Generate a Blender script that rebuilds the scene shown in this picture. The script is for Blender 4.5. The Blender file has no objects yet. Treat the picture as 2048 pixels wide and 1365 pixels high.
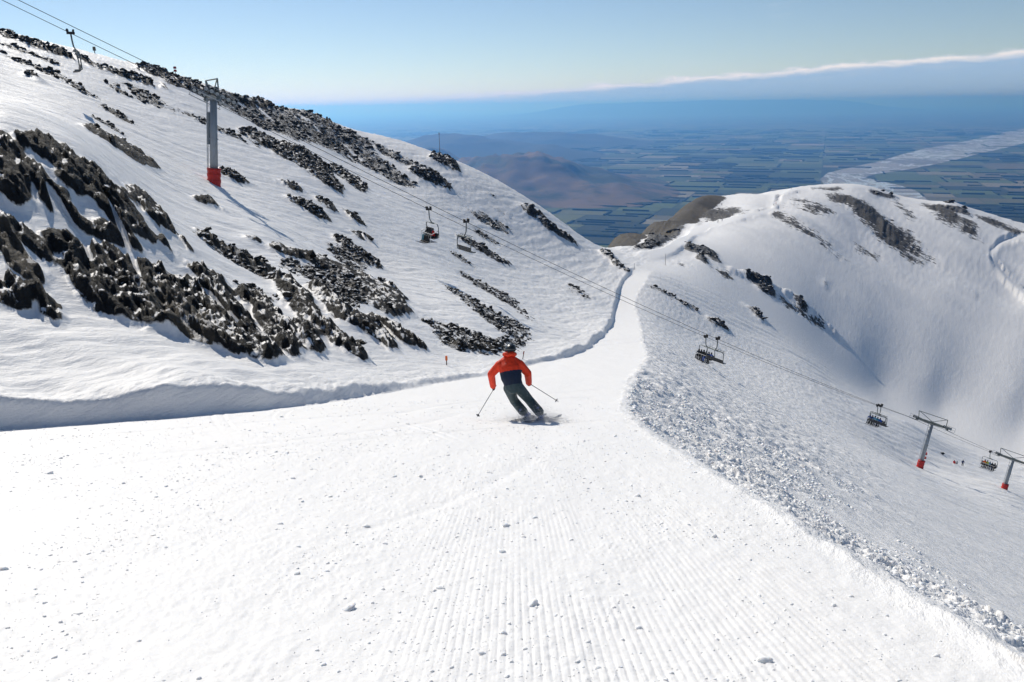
import bpy, bmesh, math, random
import numpy as np
from mathutils import Vector, Matrix
random.seed(7); rng = np.random.default_rng(7)
scene = bpy.context.scene
COL = scene.collection
# ---------------------------------------------------------------- camera model shared by camera and terrain survey
FOC, CX, CY = 1600.0, 1024.0, 682.5
PITCH, ROLL = math.radians(16.4), math.radians(0.8)
_f = np.array([0, math.cos(PITCH), -math.sin(PITCH)])
_r0 = np.array([1.0, 0, 0]); _u0 = np.array([0, math.sin(PITCH), math.cos(PITCH)])
CAM_R = math.cos(ROLL)*_r0 - math.sin(ROLL)*_u0
CAM_U = math.cos(ROLL)*_u0 + math.sin(ROLL)*_r0
CAM_F = _f

def ray(px, py):
    """bearing (x/y) and slope (z/y) of a sight line of the survey"""
    u = (px-CX)/FOC; v = (CY-py)/FOC
    d = CAM_F + u*CAM_R + v*CAM_U
    return d[0]/d[1], d[2]/d[1]

def W(px, py, Y):
    a, t = ray(px, py)
    return np.array([a*Y, Y, t*Y])


# ---------------------------------------------------------------- camera
cam_d = bpy.data.cameras.new('camera'); cam = bpy.data.objects.new('camera', cam_d); COL.objects.link(cam)
cam_d.sensor_width = 36.0; cam_d.lens = 36.0*FOC/2048.0
cam_d.clip_start = .05; cam_d.clip_end = 900000
M = Matrix.Identity(4)
for i in range(3):
    M[i][0] = CAM_R[i]; M[i][1] = CAM_U[i]; M[i][2] = -CAM_F[i]
cam.matrix_world = M
scene.camera = cam
# ---------------------------------------------------------------- sky and sun
SUN_EL, SUN_AZ = math.radians(34.8), math.radians(-30)      # azimuth from +y, clockwise positive
sun_to = Vector((math.sin(SUN_AZ)*math.cos(SUN_EL), math.cos(SUN_AZ)*math.cos(SUN_EL), math.sin(SUN_EL)))
SKY_STRENGTH = .088
world = bpy.data.worlds.new('World'); scene.world = world; world.use_nodes = True
wt = world.node_tree; wt.nodes.clear()
def wn(t, **k):
    n = wt.nodes.new(t)
    for a_, b_ in k.items(): setattr(n, a_, b_)
    return n
def wmath(op, a_, b_=None, c_=None):
    n = wn('ShaderNodeMath', operation=op)
    for i_, v_ in enumerate((a_, b_, c_)):
        if v_ is None: continue
        if isinstance(v_, (int, float)): n.inputs[i_].default_value = v_
        else: wt.links.new(v_, n.inputs[i_])
    return n.outputs[0]
def wmix(f, a_, b_):
    n = wn('ShaderNodeMix', data_type='RGBA')
    for s_, v_ in ((0, f), (6, a_), (7, b_)):
        if isinstance(v_, (tuple, float, int)): n.inputs[s_].default_value = v_ if s_ == 0 else (*v_, 1)
        else: wt.links.new(v_, n.inputs[s_])
    return n.outputs[2]
def wrange(v_, a_, b_, c_=0., d_=1., kind='SMOOTHSTEP'):
    n = wn('ShaderNodeMapRange', interpolation_type=kind)
    wt.links.new(v_, n.inputs[0])
    for i_, q in enumerate((a_, b_, c_, d_)):
        if isinstance(q, (int, float)): n.inputs[1+i_].default_value = q
        else: wt.links.new(q, n.inputs[1+i_])
    return n.outputs[0]
sky = wn('ShaderNodeTexSky', sky_type='NISHITA', sun_disc=False, sun_elevation=SUN_EL, sun_rotation=SUN_AZ, altitude=1900, air_density=1.0, dust_density=.35, ozone_density=2.0)
tc = wn('ShaderNodeTexCoord'); sp = wn('ShaderNodeSeparateXYZ'); wt.links.new(tc.outputs['Generated'], sp.inputs[0])
az = wmath('ARCTAN2', sp.outputs[0], sp.outputs[1])
el = sp.outputs[2]
edge = wmath('MULTIPLY_ADD', wmath('SINE', wmath('MULTIPLY', wmath('SUBTRACT', az, .17), 2.0)), .030, .0265)
mp = wn('ShaderNodeMapping'); mp.inputs['Scale'].default_value = (22, 22, 90); wt.links.new(tc.outputs['Generated'], mp.inputs[0])
nz = wn('ShaderNodeTexNoise'); nz.inputs['Scale'].default_value = 1.0; nz.inputs['Detail'].default_value = 7; nz.inputs['Roughness'].default_value = .62; wt.links.new(mp.outputs[0], nz.inputs['Vector'])
edge = wmath('ADD', edge, wmath('MULTIPLY', wmath('SUBTRACT', nz.outputs[0], .5), .019))
dep = wmath('SUBTRACT', edge, el)                                 # depth below the upper edge of the cloud bank
body = wrange(dep, -.002, .004)
rim = wmath('MULTIPLY', body, wrange(dep, .002, .009, 1, 0))
puff = wrange(nz.outputs[0], .50, .72)
mp2 = wn('ShaderNodeMapping'); mp2.inputs['Scale'].default_value = (5, 5, 16); mp2.inputs['Location'].default_value = (3.1, 0, 0); wt.links.new(tc.outputs['Generated'], mp2.inputs[0])
nz2 = wn('ShaderNodeTexNoise'); nz2.inputs['Scale'].default_value = 1.0; nz2.inputs['Detail'].default_value = 9; nz2.inputs['Roughness'].default_value = .66; wt.links.new(mp2.outputs[0], nz2.inputs['Vector'])
K = 1.0/SKY_STRENGTH
strength_of = wrange(edge, .0, .03, .55, .95)                   # the bank thins out where it lies low
hs = wn('ShaderNodeHueSaturation'); hs.inputs['Saturation'].default_value = 1.0; hs.inputs['Value'].default_value = .86; wt.links.new(sky.outputs[0], hs.inputs['Color'])
c_sky = hs.outputs[0]
c_wisp = wmix(wmath('MULTIPLY', wrange(nz2.outputs[0], .62, .80), .25), c_sky, tuple(K*v for v in (.80, .84, .90)))
c_body = wmix(wmath('MULTIPLY', puff, wrange(dep, .004, .022, .55, 0)), tuple(K*v for v in (.34, .50, .72)), tuple(K*v for v in (.62, .66, .74)))
c1 = wmix(wmath('MULTIPLY', body, strength_of), c_wisp, c_body)
c2 = wmix(wmath('MULTIPLY', rim, wmath('MULTIPLY', strength_of, wrange(nz.outputs[0], .3, .6, .45, .95))), c1, tuple(K*v for v in (1.0, .94, .91)))
bg = wn('ShaderNodeBackground'); bg.inputs['Strength'].default_value = SKY_STRENGTH; wt.links.new(c2, bg.inputs[0])
wo = wn('ShaderNodeOutputWorld'); wt.links.new(bg.outputs[0], wo.inputs[0])
sl = bpy.data.lights.new('sun', 'SUN'); sl.energy = 3.6; sl.angle = math.radians(.53); sl.color = (1.0, .945, .85)
so = bpy.data.objects.new('sun', sl); COL.objects.link(so); so.rotation_euler = (-sun_to).to_track_quat('-Z', 'Y').to_euler(); so.location = (-60, 80, 120)
scene.view_settings.view_transform = 'Standard'; scene.view_settings.look = 'None'; scene.view_settings.exposure = 0.14; scene.view_settings.gamma = 1.0
scene.view_settings.use_curve_mapping = False
scene.render.engine = 'CYCLES'
scene.cycles.use_denoising = True
scene.cycles.max_bounces = 6; scene.cycles.diffuse_bounces = 4; scene.cycles.volume_bounces = 1; scene.cycles.transparent_max_bounces = 8
scene.cycles.use_adaptive_sampling = True; scene.cycles.adaptive_threshold = .02

# ---------------------------------------------------------------- small helpers
def tag(o, label=None, cat=None, group=None, kind=None):
    if label: o['label'] = label
    if cat: o['category'] = cat
    if group: o['group'] = group
    if kind: o['kind'] = kind
    return o
def mesh_np(name, V, F, smooth=True):
    """V (n,3); F (m,k) equal sized faces"""
    V = np.ascontiguousarray(V, np.float32); F = np.ascontiguousarray(F, np.int32)
    me = bpy.data.meshes.new(name); m, k = F.shape
    me.vertices.add(len(V)); me.vertices.foreach_set('co', V.ravel())
    me.loops.add(m*k); me.loops.foreach_set('vertex_index', F.ravel())
    me.polygons.add(m); me.polygons.foreach_set('loop_start', np.arange(0, m*k, k, dtype=np.int32)); me.polygons.foreach_set('loop_total', np.full(m, k, np.int32))
    me.polygons.foreach_set('use_smooth', np.full(m, smooth, bool))
    me.update(calc_edges=True)
    return me
def add_attr(me, name, vals, domain='POINT'):
    at = me.attributes.new(name, 'FLOAT', domain); at.data.foreach_set('value', np.ascontiguousarray(vals, np.float32).ravel())
def obj(name, me, mat=None, parent=None):
    o = bpy.data.objects.new(name, me); COL.objects.link(o)
    if mat is not None and not me.materials: me.materials.append(mat)
    if parent is not None: o.parent = parent
    return o
def empty(name, loc=(0, 0, 0), rot=None):
    o = bpy.data.objects.new(name, None); COL.objects.link(o); o.location = loc; o.empty_display_size = .3
    if rot is not None: o.matrix_world = Matrix.Translation(Vector(loc)) @ rot.to_4x4()
    return o
def bm_mesh(name, bm, smooth=False):
    me = bpy.data.meshes.new(name); bmesh.ops.recalc_face_normals(bm, faces=bm.faces); bm.to_mesh(me); bm.free()
    if smooth: me.polygons.foreach_set('use_smooth', np.ones(len(me.polygons), bool))
    return me
def bm_box(bm, c, s, rot=None):
    r = bmesh.ops.create_cube(bm, size=1.0)
    m = Matrix.Translation(Vector(c)) @ (rot.to_4x4() if rot is not None else Matrix.Identity(4)) @ Matrix.Diagonal((*s, 1))
    bmesh.ops.transform(bm, matrix=m, verts=r['verts'])
def frame_of(d):
    d = Vector(d).normalized(); h = Vector((0, 0, 1)) if abs(d.z) < .95 else Vector((1, 0, 0))
    u = d.cross(h).normalized(); v = u.cross(d).normalized()
    return d, u, v
def bm_tube(bm, pts, rad, seg=8, caps=True):
    pts = [Vector(p) for p in pts]; n = len(pts)
    rad = [rad]*n if isinstance(rad, (int, float)) else rad
    rings = []
    for i, p in enumerate(pts):
        d = (pts[min(i+1, n-1)]-pts[max(i-1, 0)]); d, u, v = frame_of(d)
        rings.append([bm.verts.new(p + rad[i]*(math.cos(t)*u + math.sin(t)*v)) for t in [2*math.pi*k/seg for k in range(seg)]])
    for r0, r1 in zip(rings, rings[1:]):
        for k in range(seg): bm.faces.new((r0[k], r0[(k+1) % seg], r1[(k+1) % seg], r1[k]))
    if caps: bm.faces.new(rings[0][::-1]); bm.faces.new(rings[-1])
def tube_mesh(name, pts, rad, seg=8, smooth=True):
    bm = bmesh.new(); bm_tube(bm, pts, rad, seg); return bm_mesh(name, bm, smooth)

# ---------------------------------------------------------------- materials
class MT:
    def __init__(s, name):
        s.m = bpy.data.materials.new(name); s.m.use_nodes = True; s.t = s.m.node_tree; s.t.nodes.clear()
        s.o = s.n('ShaderNodeOutputMaterial')
    def n(s, ty, **k):
        x = s.t.nodes.new(ty)
        for a_, b_ in k.items(): setattr(x, a_, b_)
        return x
    def put(s, sock, v):
        if isinstance(v, (int, float)): sock.default_value = v
        elif isinstance(v, tuple): sock.default_value = (*v, 1) if len(v) == 3 and len(sock.default_value) == 4 else v
        else: s.t.links.new(v, sock)
    def math(s, op, a_, b_=None, c_=None, clamp=False):
        x = s.n('ShaderNodeMath', operation=op, use_clamp=clamp)
        for i_, v_ in enumerate((a_, b_, c_)):
            if v_ is not None: s.put(x.inputs[i_], v_)
        return x.outputs[0]
    def mix(s, f, a_, b_):
        x = s.n('ShaderNodeMix', data_type='RGBA'); s.put(x.inputs[0], f); s.put(x.inputs[6], a_); s.put(x.inputs[7], b_); return x.outputs[2]
    def rng(s, v, a_, b_, c_=0., d_=1.):
        x = s.n('ShaderNodeMapRange', interpolation_type='SMOOTHSTEP'); s.put(x.inputs[0], v)
        for i_, q in enumerate((a_, b_, c_, d_)): s.put(x.inputs[1+i_], q)
        return x.outputs[0]
    def pos(s): return s.n('ShaderNodeNewGeometry').outputs['Position']
    def objco(s): return s.n('ShaderNodeTexCoord').outputs['Object']
    def map(s, v, scale=(1, 1, 1), rot=(0, 0, 0)):
        x = s.n('ShaderNodeMapping'); x.inputs['Scale'].default_value = scale; x.inputs['Rotation'].default_value = rot; s.put(x.inputs[0], v); return x.outputs[0]
    def noise(s, v, scale, detail=6, rough=.55, out=0, dist=0.):
        x = s.n('ShaderNodeTexNoise'); s.put(x.inputs['Vector'], v); x.inputs['Scale'].default_value = scale; x.inputs['Detail'].default_value = detail; x.inputs['Roughness'].default_value = rough; x.inputs['Distortion'].default_value = dist
        return x.outputs[out]
    def vor(s, v, scale, feature='F1', out=0):
        x = s.n('ShaderNodeTexVoronoi', feature=feature); s.put(x.inputs['Vector'], v); x.inputs['Scale'].default_value = scale; return x.outputs[out]
    def attr(s, name):
        x = s.n('ShaderNodeAttribute', attribute_name=name); return x.outputs['Fac']
    def bump(s, h, dist, strength=1.):
        x = s.n('ShaderNodeBump'); x.inputs['Strength'].default_value = strength; x.inputs['Distance'].default_value = dist; s.put(x.inputs['Height'], h); return x.outputs[0]
    def bsdf(s, base, rough=.7, normal=None, metal=0., spec=.5, **kw):
        x = s.n('ShaderNodeBsdfPrincipled'); s.put(x.inputs['Base Color'], base); s.put(x.inputs['Roughness'], rough); s.put(x.inputs['Metallic'], metal); s.put(x.inputs['Specular IOR Level'], spec)
        if normal is not None: s.put(x.inputs['Normal'], normal)
        for k_, v_ in kw.items(): s.put(x.inputs[k_], v_)
        s.t.links.new(x.outputs[0], s.o.inputs['Surface']); return x
def simple(name, col, rough=.6, metal=0., var=.12, scale=8., bump=.0, spec=.4):
    q = MT(name); c = q.objco(); n1 = q.noise(c, scale, 5)
    lo = tuple(v*(1-var) for v in col); hi = tuple(min(1, v*(1+var)) for v in col)
    q.bsdf(q.mix(n1, lo, hi), rough, q.bump(q.noise(c, scale*3, 4), bump) if bump else None, metal, spec)
    return q.m

def hermite(xs, ys):
    xs = np.array(xs, float); ys = np.array(ys, float)
    d = np.diff(ys)/np.diff(xs)
    m = np.empty_like(ys); m[0] = d[0]; m[-1] = d[-1]
    h = np.diff(xs)
    m[1:-1] = (d[:-1]*h[1:] + d[1:]*h[:-1])/(h[1:]+h[:-1])
    sgn = d[:-1]*d[1:] <= 0
    m[1:-1][sgn] = 0
    def f(x):
        x = np.asarray(x, float)
        i = np.clip(np.searchsorted(xs, x)-1, 0, len(xs)-2)
        hh = xs[i+1]-xs[i]; s = (x-xs[i])/hh
        lo = x < xs[0]; hi = x > xs[-1]
        s2 = s*s; s3 = s2*s
        r = (2*s3-3*s2+1)*ys[i] + (s3-2*s2+s)*hh*m[i] + (-2*s3+3*s2)*ys[i+1] + (s3-s2)*hh*m[i+1]
        r = np.where(lo, ys[0]+m[0]*(x-xs[0]), r)
        return np.where(hi, ys[-1]+m[-1]*(x-xs[-1]), r)
    return f

# ---------------------------------------------------------------- groomed piste: height along it and its two edges
_pc = [(1060, 842, 17.5), (960, 800, 26), (1100, 752, 42), (1200, 712, 75), (1235, 680, 110), (1250, 640, 165), (1253, 600, 205), (1270, 563, 240), (1278, 548, 262)]
PISTE_Z = hermite([-10, 0] + [c[2] for c in _pc], [1.4, -1.7] + [ray(c[0], c[1])[1]*c[2] for c in _pc])
_le = [(0, 848, 17.0), (400, 833, 20.5), (670, 800, 26), (820, 772, 33), (980, 747, 44), (1085, 722, 62), (1150, 708, 77), (1200, 680, 110), (1228, 640, 165), (1236, 600, 205), (1248, 567, 238), (1262, 548, 262)]
_re = [(1245, 800, 20), (1247, 780, 27), (1255, 760, 36), (1276, 735, 50), (1292, 710, 75), (1284, 680, 105), (1277, 640, 165), (1270, 600, 205), (1292, 560, 240), (1300, 552, 262)]
_EL = hermite([0, 8] + [c[2] for c in _le], [-18, -15] + [ray(c[0], c[1])[0]*c[2] for c in _le])
EDGE_R = hermite([0, 4.5, 9, 15] + [c[2] for c in _re], [2.58, 2.58, 2.57, 2.66] + [ray(c[0], c[1])[0]*c[2] for c in _re])
_BH = hermite([0, 17, 22, 26, 33, 44, 55, 70, 110, 200, 262], [.7, .72, .60, .42, .26, .17, .2, .55, .8, 1.0, .8])
_lg = lambda y: np.log(np.maximum(np.asarray(y, float), .5))
EDGE_L = lambda y: _EL(y) + .004*np.asarray(y)/(1+(np.asarray(y)/55)**1.6)*(np.sin(24*_lg(y))+.6*np.sin(57*_lg(y)+1)+.5*np.sin(9*_lg(y)))
BANK_H = lambda y: _BH(y)*(1+.2*np.sin(19*_lg(y)+.5)+.12*np.sin(53*_lg(y)))

# ---------------------------------------------------------------- survey points of the wild ground  (sight line, distance)
SURVEY = [
 # left: snow fan under the crags, foot of the crags
 (-260, 640, 19), (0, 655, 22), (130, 640, 24.5), (300, 668, 26.5), (560, 722, 29), (740, 724, 37), (900, 712, 50), (1060, 694, 72),
 # crags
 (-260, 420, 25), (0, 470, 28.5), (0, 290, 35), (-300, 230, 36), (180, 500, 32), (180, 330, 40), (360, 560, 36), (360, 480, 43), (520, 620, 38), (520, 540, 52), (700, 640, 44), (700, 570, 62), (820, 640, 58), (820, 600, 72), (960, 660, 68), (1000, 620, 92),
 # open left slope
 (-300, 100, 62), (0, 200, 62), (200, 280, 62), (428, 368, 90), (300, 400, 52), (520, 460, 68), (640, 500, 80), (760, 520, 100), (250, 190, 120), (0, 120, 100), (600, 330, 140), (720, 400, 140), (860, 470, 150), (950, 560, 130), (1060, 600, 140), (1120, 640, 128), (1170, 590, 185),
 (800, 370, 210), (940, 430, 220), (1050, 500, 220), (1150, 550, 220), (520, 250, 180), (700, 310, 220),
 # left skyline
 (-300, -30, 130), (0, 68, 150), (150, 118, 175), (300, 150, 195), (430, 180, 220), (600, 226, 270), (760, 290, 320), (900, 335, 340), (1000, 378, 345), (1100, 432, 340), (1180, 485, 315), (1235, 522, 285),
 # right fall line
 (1837, 936, 160), (2016, 982, 178), (1500, 640, 285), (1600, 720, 250), (1700, 790, 235), (1380, 560, 300),
 # crest of the rocky spur, then the bowl
 (1300, 530, 320), (1400, 530, 365), (1500, 556, 400), (1600, 605, 402), (1660, 662, 388), (1760, 772, 356), (1880, 812, 364), (2048, 842, 370), (2250, 880, 362), (1820, 850, 235),
 # saddle and ridge road
 (1240, 512, 330), (1330, 508, 390), (1370, 482, 470), (1480, 438, 600), (1545, 420, 660), (1560, 394, 710), (1620, 377, 765),
 # ridge
 (1680, 373, 782), (1740, 380, 783), (1760, 390, 782), (1850, 408, 774), (1900, 414, 768), (1960, 430, 758), (2048, 452, 740), (2250, 490, 712),
 # brown flank
 (1215, 502, 520), (1300, 452, 640), (1390, 396, 740), (1300, 490, 560), (1480, 390, 760), (1400, 440, 640), (1440, 415, 700),
]
# ground that falls away behind the skylines (bearing, distance, height)
_below = []
for (px, py, Y, k, drop) in [(-300, -30, 130, 1.45, .13), (0, 68, 150, 1.45, .13), (150, 118, 175, 1.4, .13), (300, 150, 195, 1.4, .13), (430, 180, 220, 1.4, .13), (600, 226, 270, 1.35, .13), (760, 290, 320, 1.3, .13), (900, 335, 340, 1.3, .13), (1000, 378, 345, 1.3, .13), (1100, 432, 340, 1.3, .12),
        (1215, 502, 520, 1.2, .06), (1300, 452, 640, 1.2, .06), (1390, 396, 740, 1.25, .06), (1480, 390, 760, 1.25, .06), (1620, 377, 765, 1.3, .06), (1740, 380, 786, 1.3, .06), (1900, 414, 785, 1.3, .06), (2048, 452, 765, 1.3, .06), (2250, 490, 745, 1.3, .06),
        ]:
    a, t = ray(px, py); _below.append((a, Y*k, t-drop))
for a in (-.9, -.6, -.3, -.1, .05, .2, .35, .5, .7, .95):
    _below.append((a, 1350, -.42))
for (a, Y) in ((-.1, 520), (0.02, 520), (.06, 520), (.09, 620), (.04, 700), (-.3, 600), (-.6, 500)):
    _below.append((a, Y, -.36))

def _bowl():
    crease = hermite([1480, 1600, 1660, 1760, 1880, 2048, 2300], [552, 605, 662, 772, 812, 842, 890])
    ridge = hermite([1480, 1560, 1640, 1760, 1900, 2048, 2300], [440, 392, 374, 388, 414, 452, 500])
    ry = hermite([1480, 1560, 1640, 1760, 1900, 2048, 2300], [610, 720, 775, 782, 768, 740, 705])
    cy = hermite([1480, 1600, 1660, 1760, 1880, 2048, 2300], [402, 402, 388, 358, 364, 370, 360])
    for px in (1560, 1720, 1860, 2030, 2240):
        for f in ((.45, .75) if px < 1600 else (.15, .4, .7)):
            c, r, Y1 = float(crease(px)), float(ridge(px)), float(ry(px))
            Yc = float(cy(px)); tc_, tr_, tf_ = (ray(px, v_)[1] for v_ in (c, r, c+(r-c)*f)); k_ = (tr_*Y1-tc_*Yc)/(Y1-Yc); SURVEY.append((px, c+(r-c)*f, (tc_*Yc-k_*Yc)/(tf_-k_)))
_bowl()
SS = 0.30
def _q(a, s): return np.stack([np.asarray(a, float), SS*np.asarray(s, float)], -1)
_P, _T = [], []
for (px, py, Y) in SURVEY:
    a, t = ray(px, py); _P.append((a, math.log(Y))); _T.append(t)
for (a, Y, t) in _below:
    _P.append((a, math.log(Y))); _T.append(t)
for Y in (2.2, 4, 7, 11, 17, 20, 24, 29, 36, 46, 60, 77, 95, 120, 150, 185, 220, 255):
    p = float(PISTE_Z(Y)); xl = float(EDGE_L(Y)); xr = float(EDGE_R(Y)); h = float(BANK_H(Y))
    if xl/Y > -1.0: _P.append((xl/Y, math.log(Y))); _T.append((p+h)/Y)
    if xr/Y < 1.3: _P.append((xr/Y, math.log(Y))); _T.append(p/Y)
    for d in (2.0, 5, 12, 25, 45, 70, 100):      # fall line to the right of the piste
        x = xr+d
        if .05 < d/Y < .9 and x/Y < 1.25 and Y < 190 and not (Y > 130 and d > 40):
            _P.append((x/Y, math.log(Y))); _T.append((p - .55*d + .0006*d*d)/Y)
for Y, x in ((2.2, -1), (2.2, -2), (4, -3.5), (8, -8)):
    _P.append((x/Y, math.log(Y))); _T.append(float(PISTE_Z(Y))/Y)
_P = _q([p[0] for p in _P], [p[1] for p in _P]); _T = np.array(_T)
def _kern(r2): return r2*np.log(r2+1e-12)
_n = len(_P)
_A = np.zeros((_n+3, _n+3))
_A[:_n, :_n] = _kern(((_P[:, None]-_P[None])**2).sum(-1)) + 6e-5*np.eye(_n)
_A[:_n, _n] = 1; _A[:_n, _n+1:] = _P; _A[_n:, :_n] = _A[:_n, _n:].T
_w = np.linalg.solve(_A, np.concatenate([_T, np.zeros(3)]))
def wild_t(a, s):
    """slope z/y of the untouched ground at bearing a, log distance s"""
    q = _q(a, s).astype(np.float32); sh = q.shape[:-1]; q = q.reshape(-1, 2); out = np.empty(len(q))
    P = _P.astype(np.float32); w = _w.astype(np.float32)
    for i in range(0, len(q), 60000):
        c = q[i:i+60000]
        r2 = (c[:, :1]-P[:, 0])**2; r2 += (c[:, 1:]-P[:, 1])**2
        r2 += 1e-12
        r2 *= np.log(r2)
        out[i:i+60000] = r2 @ w[:_n] + w[_n] + c @ w[_n+1:]
    return out.reshape(sh)

def sstep(e0, e1, x):
    t = np.clip((x-e0)/(e1-e0), 0, 1); return t*t*(3-2*t)

def ground(a, Y):
    """terrain height (without fine relief) on rows of constant y.  a: (n,) bearings, Y: (m,) distances -> z, x, zones"""
    s = np.log(Y)
    zw = wild_t(*np.meshgrid(a, s))*Y[:, None]
    x = a[None]*Y[:, None]
    xl = EDGE_L(Y); xr = EDGE_R(Y); p = PISTE_Z(Y); h = BANK_H(Y)
    on = 1-sstep(250, 285, Y)                                  # piste ends in the saddle
    zl = wild_t(xl/Y, s)*Y; zr = wild_t(xr/Y, s)*Y
    dl = xl[:, None]-x; dr = x-xr[:, None]
    reach = (.25*Y+2)[:, None]
    zo = zw + np.where(dl > -2, ((p+h)-zl)[:, None]*np.exp(-np.maximum(dl, 0)/reach), 0)*on[:, None]
    zo = np.where(dr > 0, zw + ((p)-zr)[:, None]*np.exp(-np.maximum(dr, 0)/reach)*on[:, None], zo)
    bw = (.35+.25*h)[:, None]
    kl = sstep(0, 1, dl/bw)                                    # 0 on the piste, 1 on top of the bank
    inside = (dl < bw) & (dr < 0)
    zp = np.where(inside, p[:, None]*(1-kl)+zo*kl, zo)
    z = zo*(1-on[:, None]) + zp*on[:, None]
    return z, x, dl, dr

# ================================================================ mountain ground
# ---- gradient noise
_perm = np.random.default_rng(11).permutation(512).astype(np.int32); _perm = np.concatenate([_perm, _perm])
_ang = np.random.default_rng(5).uniform(0, 2*np.pi, 512); _gx = np.cos(_ang).astype(np.float32); _gy = np.sin(_ang).astype(np.float32)
def gn(x, y, seed=0):
    x = np.asarray(x, np.float32)+seed*17.13; y = np.asarray(y, np.float32)+seed*31.7
    xi = np.floor(x); yi = np.floor(y); xf = x-xi; yf = y-yi
    xi = xi.astype(np.int32) & 511; yi = yi.astype(np.int32) & 511
    x1 = (xi+1) & 511; y1 = (yi+1) & 511
    u = xf*xf*xf*(xf*(xf*6-15)+10); v = yf*yf*yf*(yf*(yf*6-15)+10)
    a0 = _perm[xi]; b0 = _perm[x1]
    def g(h, dx, dy): return _gx[h]*dx + _gy[h]*dy
    n00 = g(_perm[a0+yi], xf, yf); n10 = g(_perm[b0+yi], xf-1, yf)
    n01 = g(_perm[a0+y1], xf, yf-1); n11 = g(_perm[b0+y1], xf-1, yf-1)
    return 1.5*((n00*(1-u)+n10*u)*(1-v) + (n01*(1-u)+n11*u)*v)
def fbm(x, y, oct=4, gain=.5, seed=0):
    s = 0; a_ = 1.; f = 1.
    for i in range(oct): s = s + a_*gn(x*f, y*f, seed+i); a_ *= gain; f *= 2.03
    return s
def ridged(x, y, oct=4, gain=.5, seed=0):
    s = 0; a_ = 1.; f = 1.
    for i in range(oct): s = s + a_*(1-2*np.abs(gn(x*f, y*f, seed+i))); a_ *= gain; f *= 2.03
    return s
def in_poly(x, y, poly):
    c = np.zeros(x.shape, bool); P = np.asarray(poly, float)
    for (x0, y0), (x1, y1) in zip(P, np.roll(P, -1, 0)):
        if y0 == y1: continue
        c ^= ((y0 > y) != (y1 > y)) & (x < (x1-x0)*(y-y0)/(y1-y0)+x0)
    return c
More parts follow.
